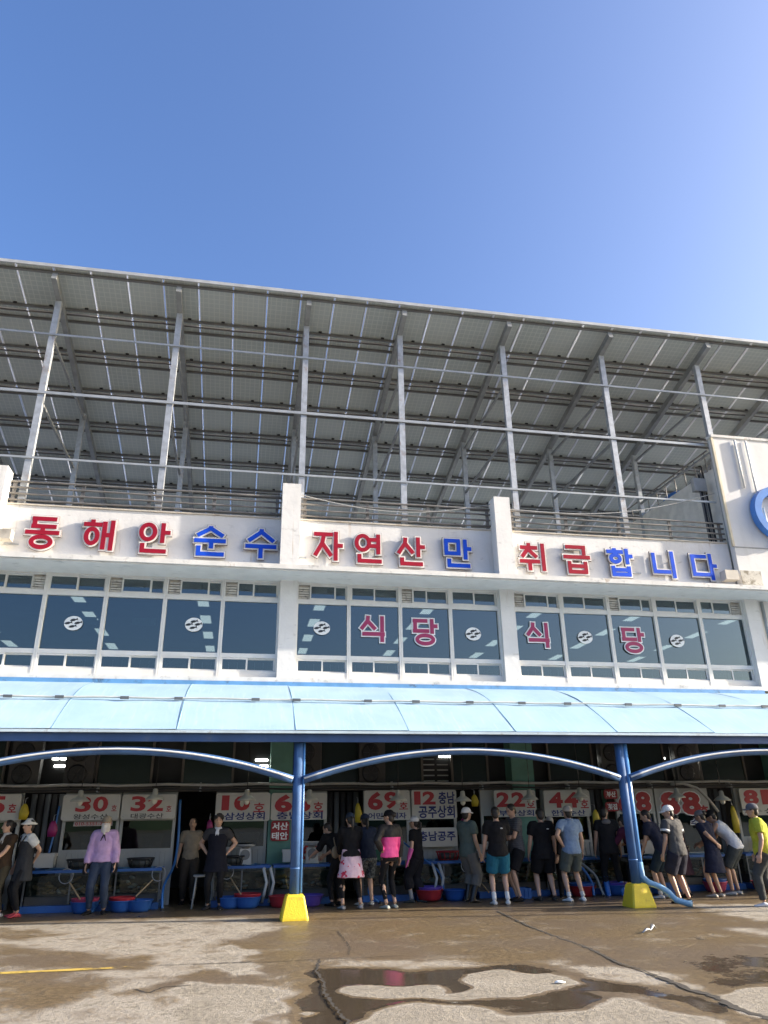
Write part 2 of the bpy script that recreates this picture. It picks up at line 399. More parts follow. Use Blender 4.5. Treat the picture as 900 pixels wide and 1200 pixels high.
def build_hills():
    # invented green ridge behind the viewpoint, added to keep horizon glow off the stalls
    bm = B(); rr = random.Random(2); prev = None
    for k in range(61):
        a = radians(178+184*k/60); h = (34+9*sin(k*.37)+6*sin(k*.93+1)+4*sin(k*2.1))*max(.02, sin(pi*k/60))**.6; c, s = cos(a), sin(a)
        cur = [bm.verts.new((r*c, r*s+10, z)) for r, z in ((170, -1), (195, h*.55), (230, h), (300, h*.6), (360, -1))]
        if prev:
            for q in range(4): bm.faces.new((prev[q], prev[q+1], cur[q+1], cur[q]))
        prev = cur
    tag(obj('hills', bm, M('hill_green', (.05, .075, .035), .9, var=.35, vscale=.08, bump=.6, bscale=.3), None, True), kind='structure')
build_hills()

# ------------------------------------------------------------------ the market building
BL = root('market_building', (0, 17.5, 0), 'long white two-storey fish market hall with red and blue sign letters', 'building')
XL, XR = -14.0, 24.0           # ends of the building, outside the picture
YW = 17.55                      # window plane
PIL = [(-6.15, -5.72), (.72, 1.13), (6.26, 6.64), (13.2, 13.6)]
def bx(name, x0, x1, y0, y1, z0, z1, mat, parent=BL): return obj(name, box(B(), x0, x1, y0, y1, z0, z1), mat, parent)
for x0, x1 in PIL: bx('pillar', x0, x1, 17.35, 17.8, 4.5, 6.97, white_wall)
# sign band, ledge and soffit
bx('sign_band', XL, 12.76, 16.98, 17.03, 7.1, 8.38, white_wall)
bx('ledge', XL, XR, 16.56, 17.2, 6.985, 7.095, ledge_white)
bx('soffit', XL, XR, 16.6, 17.9, 6.945, 6.982, soffit_mat)
bm = B(); box(bm, XL, 12.74, 16.95, 17.035, 8.383, 8.415); obj('parapet_cap', bm, M('cap_stain', (.55, .5, .42), .85, dirt=.6, dirtcol=(.3, .2, .11), dscale=2, dthr=.5), BL)
for x0, x1 in ((-6.05, -5.62), (.655, 1.1), (6.02, 6.44)):
    bx('parapet_pillar', x0, x1, 16.585, 17.02, 7.098, 9.18, white_wall)
# sill below the windows
bx('window_sill', XL, 13.2, 17.32, 17.7, 4.5, 4.6, ledge_white)
# tower panel on the right with its ring emblem
bx('tower_wall', 12.78, XR, 16.75, 16.93, 7.13, 11.56, M('tower_white', (.71, .7, .68), .8, var=.05, vscale=.8, dirt=.3, dirtcol=(.5, .47, .4), streak=True, bump=.5, bscale=2.2))
bx('wall_edge_trim', 12.74, 12.8, 16.735, 16.8, 8.24, 11.56, M('cream_trim', (.66, .58, .42), .7))
bx('tower_cap', 12.74, XR, 16.72, 16.96, 11.563, 11.64, ledge_white)
bx('wall_joint', 12.79, XR, 16.738, 16.748, 8.2, 8.23, M('joint_grey', (.35, .35, .34), .9))
for x, z0, z1 in ((13.45, 10.0, 11.5), (13.9, 8.2, 9.4), (13.8, 9.4, 11.5)):
    obj('drain_pipe', tube(B(), [(x, 16.7, z0), (x, 16.7, z1)], .03, 8), white_clean, BL)
bm = B(); n = 40
ringloft_pts = [(Vector((14.28, 16.62, 9.23))+Vector((cos(a), 0, sin(a)))*.68) for a in [2*pi*k/n for k in range(n+1)]]
prev = None
for p in ringloft_pts:
    d = (p-Vector((14.28, 16.62, 9.23))).normalized()
    cur = [bm.verts.new(p+d*.1+Y_*-.09), bm.verts.new(p+d*.13+Y_*.09), bm.verts.new(p-d*.13+Y_*.09), bm.verts.new(p-d*.1-Y_*.09)]
    if prev:
        for k in range(4): bm.faces.new((prev[k], prev[(k+1) % 4], cur[(k+1) % 4], cur[k]))
    prev = cur
obj('ring_emblem', bm, M('ring_blue', (.06, .2, .55), .35, var=.1), BL)
for a in (.6, 2.2, 3.9, 5.5):
    obj('ring_bracket', tube(B(), [(14.28+.68*cos(a), 16.7, 9.23+.68*sin(a)), (14.28+.68*cos(a), 16.76, 9.23+.68*sin(a))], .03, 6), steel, BL)
# side parapet on the roof
bm = B(); poly = [(16.94, 7.41), (22.5, 7.41), (22.5, 11.0), (16.94, 10.78)]
a = [bm.verts.new((12.95, y, z)) for y, z in poly]; b_ = [bm.verts.new((13.2, y, z)) for y, z in poly]
bm.faces.new(a); bm.faces.new(b_[::-1])
for k in range(4): bm.faces.new((a[k], b_[k], b_[(k+1) % 4], a[(k+1) % 4]))
obj('stair_parapet', bm, M('grey_white_wall', (.74, .71, .65), .85, dirt=.35, dirtcol=(.35, .33, .28), streak=True, dscale=.9), BL)
bx('roof_deck', XL, 12.74, 17.034, 36, 7.1, 7.4, conc)
bx('roof_deck', 12.74, XR, 17.034, 36, 7.1, 7.4, conc)
bx('stair_box', 8.6, 12.5, 17.9, 19.2, 7.4, 8.6, white_wall)
# walls of the upper storey (back, floor, ceiling) make the dining room
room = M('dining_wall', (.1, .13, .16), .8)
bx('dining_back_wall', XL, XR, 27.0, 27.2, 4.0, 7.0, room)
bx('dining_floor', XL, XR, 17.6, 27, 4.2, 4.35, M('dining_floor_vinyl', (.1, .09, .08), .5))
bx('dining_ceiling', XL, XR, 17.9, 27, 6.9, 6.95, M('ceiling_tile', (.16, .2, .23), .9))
bx('end_wall', XL-.2, XL, 16.9, 36, 0, 7.4, white_wall)
bx('end_wall', XR, XR+.2, 16.9, 36, 0, 11.5, white_wall)
troffer = emis('ceiling_light', (1.0, 1.0, .9), .95)
for X in (-7.4, -4.3, -1.18, 1.88, 4.86, 8.0, 11.0, 14.1):
    for Y in (19.3, 21.15, 23.1, 25.05):
        f = bx('ceiling_light', X-.17, X+.17, Y-.46, Y+.46, 6.87, 6.897, white_clean)
        bx('diffuser', X-.14, X+.14, Y-.43, Y+.43, 6.862, 6.868, troffer, f)
for X, Y in ((-3.9, 18.6), (-2.5, 18.5), (8.6, 18.6)):
    bx('notice_board', X-.28, X+.28, Y, Y+.03, 6.02, 6.2, M('pale_notice', (.35, .6, .6), .5))
# a row of stacked chair backs and a guard rail behind the low panes
bars = B()
x = XL+.2
while x < 13.1:
    box(bars, x, x+.025, 17.78, 17.8, 4.6, 5.02); x += .2
o = obj('guard_bars', bars, M('guard_grey', (.42, .46, .48), .6), BL); o['kind'] = 'stuff'
sil = M('guest_silhouette', (.16, .2, .24), .8)
rnd = random.Random(11)
for X in (-4.9, -3.5, -2.9, -2.2, 1.5, 2.35, 3.3, 5.3, 8.1, 9.3, 9.8, 11.4, 12.1):
    bm = B(); ellipsoid(bm, (X, 18.7+rnd.uniform(0, .6), 5.13+rnd.uniform(0, .09)), .11, .1, .14)
    ellipsoid(bm, (X, 18.9, 4.75), .26, .16, .27)
    box(bm, X-.2, X+.2, 18.7, 19.1, 4.36, 4.7)
    obj('seated_figure_silhouette', bm, sil, BL, True)

# windows
louver = M('vent_louver', (.6, .58, .54), .6, dirt=.8, dirtcol=(.12, .11, .1), dscale=9, dthr=.5)
crimson = M('decal_crimson', (.33, .03, .11), .5, var=.05); decal_white = M('decal_white', (.8, .82, .82), .5, var=.03)
decal_black = M('decal_black', (.02, .025, .03), .5)
# bold gothic letters drawn stroke by stroke in a unit square: lines, and rings ('o', cx, cy, rx, ry)
GL = {
 '동': [(.17,.95,.86,.95),(.2,.97,.2,.68),(.17,.7,.88,.7),(.5,.68,.5,.5),(0,.5,1,.5),('o',.5,.19,.32,.17)],
 '해': [(.26,1,.26,.9),(.02,.84,.52,.84),('o',.27,.45,.19,.24),(.68,.95,.68,.02),(.95,1,.95,0),(.68,.5,.95,.5)],
 '안': [('o',.28,.68,.24,.25),(.8,1,.8,.33),(.8,.68,1,.68),(.12,.3,.12,.04),(.12,.05,.9,.05)],
 '순': [(.5,1,.5,.9),(.5,.92,.06,.68),(.5,.92,.94,.68),(0,.5,1,.5),(.55,.5,.55,.24),(.1,.32,.1,.04),(.1,.05,.96,.05)],
 '수': [(.5,1,.5,.88),(.5,.9,.06,.6),(.5,.9,.94,.6),(0,.4,1,.4),(.5,.4,.5,0)],
 '자': [(.03,.9,.62,.9),(.34,.9,.28,.55),(.28,.58,.03,.17),(.3,.56,.62,.17),(.8,1,.8,0),(.8,.52,1,.52)],
 '연': [('o',.28,.68,.24,.25),(.88,1,.88,.3),(.55,.8,.88,.8),(.55,.58,.88,.58),(.15,.28,.15,.04),(.15,.05,.94,.05)],
 '산': [(.3,.97,.28,.75),(.28,.76,.03,.42),(.3,.74,.58,.44),(.8,1,.8,.3),(.8,.66,1,.66),(.15,.26,.15,.04),(.15,.05,.9,.05)],
 '만': [(.05,.93,.55,.93),(.05,.95,.05,.48),(.55,.95,.55,.48),(.05,.48,.55,.48),(.82,1,.82,.28),(.82,.66,1,.66),(.15,.28,.15,.04),(.15,.05,.92,.05)],
 '취': [(.34,1,.34,.9),(.05,.83,.63,.83),(.34,.83,.05,.5),(.36,.72,.63,.5),(0,.33,.7,.33),(.34,.33,.34,0),(.92,1,.92,0)],
 '급': [(.12,.95,.84,.95),(.82,.97,.82,.66),(0,.58,1,.58),(.16,.42,.16,.03),(.84,.42,.84,.03),(.16,.25,.84,.25),(.16,.04,.84,.04)],
 '합': [(.3,1,.3,.93),(.02,.87,.6,.87),('o',.31,.62,.19,.13),(.82,1,.82,.42),(.82,.72,1,.72),(.16,.34,.16,.02),(.84,.34,.84,.02),(.16,.2,.84,.2),(.16,.03,.84,.03)],
 '니': [(.06,.92,.06,.22),(.06,.22,.7,.22),(.9,1,.9,0)],
 '다': [(.05,.88,.6,.88),(.06,.9,.06,.2),(.05,.2,.66,.2),(.82,1,.82,0),(.82,.54,1,.54)],
 '식': [(.28,.97,.26,.8),(.26,.8,.0,.5),(.28,.78,.58,.5),(.9,1,.9,.38),(.1,.3,.94,.3),(.9,.3,.9,0)],
 '당': [(.03,.92,.55,.92),(.06,.94,.06,.52),(.03,.52,.62,.52),(.82,1,.82,.42),(.82,.72,1,.72),('o',.5,.19,.36,.16)]}
def strokes(ch, w, h, th, grow, depth):
    bm = B(); n = 28
    for i, s in enumerate(GL[ch]):
        y0, y1 = -depth/2-.0007*i, depth/2
        if s[0] == 'o':
            cx, cz, rx, rz = (s[1]-.5)*w, (s[2]-.5)*h, s[3]*w, s[4]*h
            prev = None; ring = []
            for k in range(n):
                c, sn = cos(2*pi*k/n), sin(2*pi*k/n)
                ring.append([bm.verts.new((cx+(rx+q*th/2)*c, y, cz+(rz+q*th/2)*sn)) for q, y in ((1, y0), (1, y1), (-1, y1), (-1, y0))])
            for k in range(n):
                a, b = ring[k], ring[(k+1) % n]
                for q in range(4): bm.faces.new((a[q], a[(q+1) % 4], b[(q+1) % 4], b[q]))
        else:
            a = Vector(((s[0]-.5)*w, (s[1]-.5)*h)); b = Vector(((s[2]-.5)*w, (s[3]-.5)*h)); d = (b-a).normalized(); p = Vector((-d.y, d.x))
            e = grow + (th-2*grow)*.45
            if abs(d.x) > .1 and abs(d.y) > .1: e = grow+.02
            if abs(d.x) < .1: e = grow
            a = a-d*e; b = b+d*e
            poly_prism(bm, [tuple(q) for q in (a-p*th/2, b-p*th/2, b+p*th/2, a+p*th/2)], y0, y1)
    return bm
def fish_logo(win, cx, cz):
    bm = B(); n = 28
    poly_prism(bm, [(.2*cos(2*pi*k/n), .165*sin(2*pi*k/n)) for k in range(n)], 0, .004)
    d = obj('logo_decal', bm, decal_white, win, loc=(cx, YW-.045, cz))
    for dx, dz in ((-.105, .0), (.005, .075), (.105, .01), (-.005, -.075)):
        bm = B(); L = .092; ca, sa = cos(.28), sin(.28)
        pts = [(-L, 0), (-L*.6, L*.36), (0, L*.42), (L*.5, L*.16), (L*.95, L*.5), (L*.85, -.01), (L*1.0, -L*.4), (L*.5, -L*.12), (0, -L*.36), (-L*.6, -L*.3)]
        poly_prism(bm, [(dx+p*ca-q*sa, dz+p*sa*.8+q*ca*.8) for p, q in pts], -.004, -.001)
        obj('fish_mark', bm, decal_black, d)
def glyph(win, ch, cx, cz):
    y = YW-.045
    obj('letter_outline', strokes(ch, .56, .64, .155, .03, .003), decal_white, win, loc=(cx, y, cz))
    obj('letter_face', strokes(ch, .56, .64, .095, 0, .003), crimson, win, loc=(cx, y-.01, cz))
blind = M('blind_cloth', (.3, .33, .32), .8)
def window(x0, x1, vent, mull=True):
    """frame with a vent row, one big pane and two low sliding panes"""
    bm = B(); y0, y1 = YW-.07, YW+.07; w = x1-x0; e = .045
    box(bm, x0+.002, x0+e, y0, y1, 4.6, 6.955); box(bm, x1-e, x1-.002, y0, y1, 4.6, 6.955)
    for z0, z1 in ((4.603, 4.76), (5.07, 5.17), (6.42, 6.53), (6.9, 6.953)): box(bm, x0+e, x1-e, y0+.01, y1-.01, z0, z1)
    o = obj('window', bm, white_clean, BL)
    def pane(a, b, c, d, y=YW): return obj('pane', box(B(), a, b, y-.004, y+.004, c, d), glass2f, o)
    pane(x0+e, x1-e, 5.17, 6.42)
    def sash(a, b, c, d, y):
        bm = B(); s = .035
        box(bm, a, a+s, y-.02, y+.02, c, d); box(bm, b-s, b, y-.02, y+.02, c, d)
        box(bm, a+s, b-s, y-.02, y+.02, c, c+s); box(bm, a+s, b-s, y-.02, y+.02, d-s, d)
        obj('sash', bm, white_clean, o); pane(a+s, b-s, c+s, d-s, y)
    xm = (x0+x1)/2+rnd.uniform(-.03, .03)
    sash(x0+e+.003, xm+.015, 4.763, 5.067, YW-.03); sash(xm-.015, x1-e-.003, 4.763, 5.067, YW+.015)
    a, b = x0+e+.003, x1-e-.003
    if vent:
        vw = .27
        va, vb = (a, a+vw) if vent > 0 else (b-vw, b)
        bm = B(); box(bm, va, vb, YW+.03, YW+.05, 6.535, 6.895)
        for k in range(5): box(bm, va+.01, vb-.01, YW-.03+.006*(k % 2), YW+.03, 6.545+k*.062, 6.585+k*.062)
        obj('vent', bm, louver, o)
        if vent > 0: a = vb
        else: b = va
    for q in range(2):
        if rnd.random() < .75:
            xa = a+(b-a)*.5*q+.03; bx('roller_blind', xa, xa+(b-a)*.5-.05, YW+.1, YW+.104, 6.54+rnd.choice((0, .0, .12, .2)), 6.9, blind, o)
    if rnd.random() < .5:
        xa = x0+e+(w*.5 if rnd.random() < .5 else .02); bx('curtain', xa, xa+w*.4, YW+.12, YW+.125, 4.76, 5.07, blind, o)
    m2 = a+(b-a)*(.5 if not vent else (.68 if vent == 1 else .4))
    sash(a, m2+.015, 6.533, 6.897, YW-.03); sash(m2-.015, b, 6.533, 6.897, YW+.015)
    return o
VENT = {0: [-1, 2, 1, 2, 0, 1, 0][::-1]}
LW = [window(.72-(k+1)*1.33, .72-k*1.33, v) for k, v in enumerate([2, 1, 1, 0, -1])]
LW2 = [window(-6.16-(k+1)*1.33, -6.16-k*1.33, 1) for k in range(3)]
MW = [window(1.13+k*1.283, 1.13+(k+1)*1.283, v) for k, v in enumerate([1, 0, 2, 0])]
RW = [window(6.64+k*1.312, 6.64+(k+1)*1.312, v) for k, v in enumerate([1, 0, 1, 0, -1])]
fish_logo(LW[3], -3.9, 5.77); fish_logo(LW[1], -1.24, 5.82); fish_logo(MW[0], 1.76, 5.83); fish_logo(MW[3], 5.55, 5.8)
fish_logo(RW[1], 8.53, 5.8); fish_logo(RW[3], 11.11, 5.78)
glyph(MW[1], '식', 3.01, 5.85); glyph(MW[2], '당', 4.31, 5.82); glyph(RW[0], '식', 7.26, 5.82); glyph(RW[2], '당', 9.85, 5.77)
# wall right of the last bay with a downpipe
bx('wall', 13.6, XR, 17.5, 17.8, 4.5, 6.96, white_wall)
obj('drain_pipe', tube(B(), [(13.75, 17.4, 4.6), (13.75, 17.4, 6.9)], .045), M('pipe_grey', (.35, .38, .4), .5), BL)
bx('wall_junction_box', 12.25, 12.62, 16.6, 16.847, 7.24, 7.5, M('box_beige', (.55, .5, .42), .6, dirt=.5))
bx('wall_junction_box', -5.65, -5.3, 16.62, 16.847, 7.42, 7.65, MATS['box_beige'])
bx('stained_render_patch', 12.8, 13.4, 16.735, 16.748, 7.16, 7.55, M('patch_render', (.6, .57, .5), .9, dirt=.9, dirtcol=(.2, .17, .12), dscale=6, dthr=.45))

# channel letters on the band
red_l = M('letter_red', (.3, .01, .03), .6, var=.06, spec=.15); blue_l = M('letter_blue', (.012, .08, .6), .6, var=.06, spec=.15)
plate = M('letter_plate', (.7, .69, .66), .55, dirt=.3); edge_l = M('letter_side', (.2, .16, .15), .6)
for ch, cx, cz, c in (('동', -4.68, 7.64, 0), ('해', -3.47, 7.65, 0), ('안', -2.25, 7.65, 0), ('순', -.98, 7.64, 1), ('수', .2, 7.63, 1),
                      ('자', 1.79, 7.66, 0), ('연', 2.78, 7.65, 0), ('산', 3.83, 7.63, 0), ('만', 5.02, 7.64, 1),
                      ('취', 7.0, 7.64, 0), ('급', 8.18, 7.63, 0), ('합', 9.37, 7.62, 1), ('니', 10.6, 7.61, 1), ('다', 11.74, 7.6, 1)):
    w = .8; h = .9
    if ch == '다' : w = .84
    cx *= 1.009; cz = 1.55+(cz-1.55)*1.009
    bk = obj('sign_letter', strokes(ch, w-.16, h-.16, .1+.085, .0425, .035), edge_l, BL, loc=(cx, 16.91, cz))
    obj('letter_plate', strokes(ch, w-.16, h-.16, .1+.07, .035, .006), plate, bk, loc=(0, -.024, 0))
    obj('letter_face', strokes(ch, w-.16, h-.16, .1, 0, .008), blue_l if c else red_l, bk, loc=(0, -.036, 0))
    for sx in (-.2, .2): obj('stand_off', tube(B(), [(sx, .02, .1), (sx, .075, .1)], .012, 6), steel, bk)

# ------------------------------------------------------------------ roof railings
def railing(x0, x1, label):
    r = root('roof_railing', ((x0+x1)/2, 16.95, 8.4), label, 'railing')
    k = int((x1-x0)/1.5)
    for i in range(k+1):
        x = x0+.1+(x1-x0-.2)*i/k
        obj('post', box(B(), x-.04, x+.04, 16.99, 17.025, 8.41, 8.98), rail_mat, r)
    for z in (8.5, 8.66, 8.82, 8.97):
        obj('rail', tube(B(), [(x0+(x1-x0)*j/6, 16.97, z+.006*sin(j*2.1+z*9)) for j in range(7)], .026, 8), rail_mat, r)
railing(-5.63, .65, 'dark pipe railing on the parapet above the first red letters')
railing(1.13, 6.05, 'dark pipe railing between the two tall parapet pillars')
railing(6.52, 12.72, 'dark pipe railing ending against the white tower wall')
# side railing along the stair parapet
r = root('stair_railing', (13.05, 20, 10.9), 'thin sloping railing on the grey side parapet of the roof', 'railing')
for i in range(9):
    y = 17.6+i*.55; obj('post', tube(B(), [(13.05, y, 10.78), (13.05, y, 11.5)], .018, 6), rail_mat, r)
obj('rail', tube(B(), [(13.05, 17.4, 11.5), (13.05, 22.3, 11.62)], .025, 6), rail_mat, r)
o = root('water_tank', (14.2, 20.6, 7.4), 'blue plastic water tank behind the grey side parapet of the roof', 'water tank')
bm = B(); lathe(bm, (14.0, 20.6, 10.2), [(.5, 0), (.52, .3), (.5, .6), (.52, .9), (.5, 1.2), (.3, 1.35), (.1, 1.4)], 18); obj('body', bm, M('tank_blue', (.02, .12, .4), .4), o)
obj('stand', box(B(), 13.4, 14.6, 20.0, 21.2, 7.4, 10.2), white_wall, o)
o = root('vent_ball', (13.9, 18.3, 10.8), 'pale round roof ventilator beside the tower wall', 'ventilator')
bm = B(); ellipsoid(bm, (13.6, 18.5, 11.1), .2, .2, .18); obj('ball', bm, grey_pl, o, True); obj('duct', tube(B(), [(13.6, 18.5, 7.4), (13.6, 18.5, 11.0)], .1), grey_pl, o)
# bundle of pipes beside the tower
o = root('cable_conduits', (12.85, 17.5, 7.4), 'bundle of dark vertical conduits beside the tower wall', 'conduit')
for i, dx in enumerate((0, .08, .17, .26)):
    obj('conduit', tube(B(), [(12.5+dx, 17.34+.03*i, 7.4), (12.5+dx, 17.34+.03*i, 10.5+.15*i)], .025+.006*(i % 2), 6), black_pl if i % 2 else rail_mat, o)
obj('junction_box', box(B(), 12.33, 12.72, 17.3, 17.45, 10.1, 10.5), grey_pl, o)

# ------------------------------------------------------------------ solar canopy above the roof
SOL = root('solar_canopy', (3.8, 17.1, 7.4), 'steel framed solar panel canopy sloping back over the roof terrace', 'solar canopy')
TS = math.tan(radians(13)); 
def zp(y, off=0): return 14.3 - TS*(y-17.1) + off
PX = [-11.5, -8.45, -5.36, -2.28, 1.13, 3.77, 6.8, 9.88, 13.0, 16.1, 19.2]
for x in PX:
    bm = B(); cbox(bm, x, 17.1, (7.4+14.22)/2, .15, .13, 14.22-7.4); o = obj('post', bm, steel, SOL)
    bm = B(); box(bm, x-.16, x+.16, 16.95, 17.25, 7.4, 7.43); obj('base_plate', bm, steel, o)
    bm = B(); cbox(bm, x, 21.3, (7.4+zp(21.3, -.05))/2, .14, .14, zp(21.3, -.05)-7.4); obj('post', bm, steel, SOL)
    bm = B(); cbox(bm, x, 26.2, (7.4+zp(26.2, -.05))/2, .14, .14, zp(26.2, -.05)-7.4); obj('post', bm, steel, SOL)
    bm = B(); bar(bm, (x, 16.36, zp(16.36)), (x, 28.0, zp(28.0)), .13, .2); obj('rafter', bm, M('rafter_steel', (.27, .28, .28), .55, metal=.25, var=.15), SOL)
    bm = B(); bar(bm, (x+.05, 17.17, 13.0), (x+.05, 21.23, 13.05), .06, .06); obj('brace', bm, MATS['rafter_steel'], SOL)
    bm = B(); bar(bm, (x-.04, 17.17, 11.3), (x-.04, 21.23, 11.4), .06, .06); obj('brace', bm, MATS['rafter_steel'], SOL)
for z, h in ((13.15, .05), (11.43, .07), (9.63, .05)):
    bm = B(); box(bm, -12, 12.7 if z < 11.5 else 20, 17.0, 17.033, z-h/2, z+h/2); obj('girt', bm, M('girt_steel', (.38, .4, .41), .4, metal=.3, dirt=.3, dirtcol=(.3, .2, .12), dscale=3), SOL)
bm = B(); box(bm, -12, 20, 21.2, 21.23, 9.8, 9.87); obj('girt', bm, MATS['girt_steel'], SOL)
Y0, DY, COLX, NC, NR = 16.31, 1.475, -12.65, 34, 8
PITCH = .905
for j in range(NR+1):
    for dy in ((.13,) if j == 0 else ((-.2, .2) if j < NR else (-.2,))):
        y = Y0+j*DY+dy
        bm = B(); box(bm, -12.8, 18.2, y-.022, y+.022, zp(y, .15), zp(y, .22)); obj('purlin', bm, steel_dk, SOL)
    if 0 < j < NR:
        y = Y0+j*DY
        obj('cable_tray', tube(B(), [(-12.8+k*1.0, y+.02*sin(k*2.3), zp(y, .2)) for k in range(32)], .022, 5), steel_dk, SOL)
obj('eave_trim', bar(B(), (-12.8, Y0-.03, zp(Y0, .24)), (18.2, Y0-.03, zp(Y0, .24)), .04, .09), M('eave_metal', (.5, .5, .48), .4, metal=.3), SOL)
# module: frame + back sheet with its cell grid
m, t, b = base('panel_back')
tc = N(t, 'ShaderNodeTexCoord'); sp = N(t, 'ShaderNodeSeparateXYZ'); t.links.new(tc.outputs['Object'], sp.inputs[0])
def gridline(axis, cell, wd):
    f = math_node(t, 'FRACT', math_node(t, 'DIVIDE', math_node(t, 'ADD', sp.outputs[axis], 10), cell))
    return math_node(t, 'GREATER_THAN', math_node(t, 'ABSOLUTE', math_node(t, 'SUBTRACT', f, .5)), .5-wd)
g = math_node(t, 'MAXIMUM', gridline(0, .142, .075), gridline(1, .148, .075))
oi = N(t, 'ShaderNodeObjectInfo')
cell = mixc(t, oi.outputs['Random'], (.37, .42, .42), (.44, .485, .485))
col = mixc(t, g, cell, (.52, .55, .53))
t.links.new(col, b.inputs['Base Color']); b.inputs['Roughness'].default_value = .45
tl = N(t, 'ShaderNodeBsdfTranslucent'); tl.inputs[0].default_value = (.55, .55, .5, 1)
mx = N(t, 'ShaderNodeMixShader'); mx.inputs[0].default_value = .2
t.links.new(b.outputs[0], mx.inputs[1]); t.links.new(tl.outputs[0], mx.inputs[2]); t.links.new(mx.outputs[0], t.nodes['Material Output'].inputs[0])
alu = M('panel_frame_alu', (.75, .76, .77), .4, metal=.1, var=.04)
LS = DY/cos(radians(13))
hw, hl = (PITCH-.042)/2, (LS-.03)/2
pm = B(); box(pm, -hw, hw, -hl, hl, 0, .012)
me_p = bpy.data.meshes.new('solar_panel'); pm.to_mesh(me_p); me_p.materials.append(m)
fm = B()
for sx in (-1, 1): box(fm, sx*hw-.012, sx*hw+.01, -hl, hl, -.028, .02)
for sy in (-1, 1): box(fm, -hw+.012, hw-.012, sy*hl-.012, sy*hl+.012, -.022, .018)
me_f = bpy.data.meshes.new('panel_frame'); fm.to_mesh(me_f); me_f.materials.append(alu)
jm = B(); cbox(jm, .18, hl-.2, -.02, .09, .07, .04)
me_j = bpy.data.meshes.new('junction_box'); jm.to_mesh(me_j); me_j.materials.append(black_pl)
for j in range(NR):
    yc = Y0+(j+.5)*DY
    for i in range(NC):
        xc = -5.413+PITCH*(i-7.5)
        p = bpy.data.objects.new('solar_panel', me_p); link(p, SOL); p.location = (xc, yc, zp(yc, .25)+rnd.uniform(-.006, .006)); p.rotation_euler = (-radians(13)+rnd.uniform(-.003, .003), rnd.uniform(-.004, .004), 0)
        for mm in (me_f, me_j):
            q = bpy.data.objects.new(mm.name.split('.')[0], mm); link(q, p)

# ------------------------------------------------------------------ awning over the stalls
AW = root('market_awning', (4.2, 14.35, 0), 'pale blue curved sheet awning on blue poles along the market front', 'awning')
m, t, b = base('awning_sheet')
n1 = noise(t, 1.2, 5); n2 = noise(t, 2.6, 7, .7, stretch=(6, .3, 1)); n3 = noise(t, 3.5, 7, .75)
c = mixc(t, ramp(t, n1, .3, .7), (.315, .46, .59), (.375, .52, .64))
c = mixc(t, math_node(t, 'MULTIPLY', ramp(t, n2, .5, .72), .5), c, (.52, .63, .71))
c = mixc(t, math_node(t, 'MULTIPLY', ramp(t, n3, .64, .78), .3), c, (.13, .22, .3))
oi = N(t, 'ShaderNodeObjectInfo'); c = mixc(t, math_node(t, 'MULTIPLY', oi.outputs['Random'], .2), c, (.2, .4, .6))
t.links.new(c, b.inputs['Base Color']); b.inputs['Roughness'].default_value = .5
bp = N(t, 'ShaderNodeBump'); bp.inputs['Strength'].default_value = .25; bp.inputs['Distance'].default_value = .03
t.links.new(noise(t, 2.2, 3, stretch=(1, .4, 1)), bp.inputs['Height']); t.links.new(bp.outputs[0], b.inputs['Normal'])
sheet = m
def az(tt): return 3.09 + (4.44-3.09)*tt + .2*sin(pi*tt)
def ay(tt): return 14.12 + (17.42-14.12)*tt
SEAM = 6.35/3
k0 = -9
for k in range(18):
    x0 = 1.06-.1+(k-6)*SEAM; x1 = x0+SEAM-.002
    bm = B(); prev = None
    for i in range(17):
        tt = i/16; y, z = ay(tt), az(tt)
        row = []
        for q in range(6):
            x = x0+(x1+.05-x0)*q/5
            row.append(bm.verts.new((x, y, z+.004*(q == 5)+.005*sin(q*2.1+k*1.7)*sin(pi*tt)+.004*sin(tt*9+k*2.3)-.012*sin(pi*q/5)*sin(pi*tt))))
        if prev:
            for q in range(5): bm.faces.new((prev[q], prev[q+1], row[q+1], row[q]))
        prev = row
    o = obj('roof_sheet', bm, sheet, AW, True)
    md = o.modifiers.new('thickness', 'SOLIDIFY'); md.thickness = .008; md.offset = -1; md.use_rim = False
    obj('seam_strip', tube(B(), [(x0+.02, ay(i/16), az(i/16)+.004) for i in range(17)], .016, 6, .35), M('seam_blue', (.2, .35, .48), .5, var=.2), AW)
    obj('purlin_rib', tube(B(), [(x0+.02, ay(i/16), az(i/16)-.06) for i in range(17)], .03, 6), blue_dark, AW)
obj('fascia', box(B(), -13, 24, 14.16, 14.24, 2.885, 3.06), blue_dark, AW)
obj('gutter_lip', box(B(), -13, 24, 14.08, 14.15, 3.03, 3.075), M('lip_pale', (.5, .62, .7), .5, dirt=.7, dirtcol=(.2, .16, .12), dscale=6), AW)
for tt in (.33, .66): obj('purlin', box(B(), -13, 24, ay(tt)-.03, ay(tt)+.03, az(tt)-.16, az(tt)-.1), blue_dark, AW)
obj('wall_flashing', box(B(), -13, 13.2, 17.28, 17.34, 4.38, 4.498), M('flashing_blue', (.12, .3, .55), .6, dirt=.9, dirtcol=(.05, .05, .04), dscale=3.5, dthr=.56), AW)
tt = .36
obj('conduit', tube(B(), [(-13+j*.6, ay(tt), az(tt)+.05+.008*sin(j*1.9)) for j in range(62)], .022, 6), M('conduit_pale', (.5, .52, .5), .5), AW)
for j in range(24):
    x = -8+j*1.15+rnd.uniform(-.2, .2)
    obj('conduit_clip', box(B(), x-.08, x+.08, ay(tt)-.045, ay(tt)-.022, az(tt)+.015, az(tt)+.07), M('clip_dark', (.1, .11, .12), .6), AW)
POLES = [-5.29, 1.06, 7.43, 13.75]
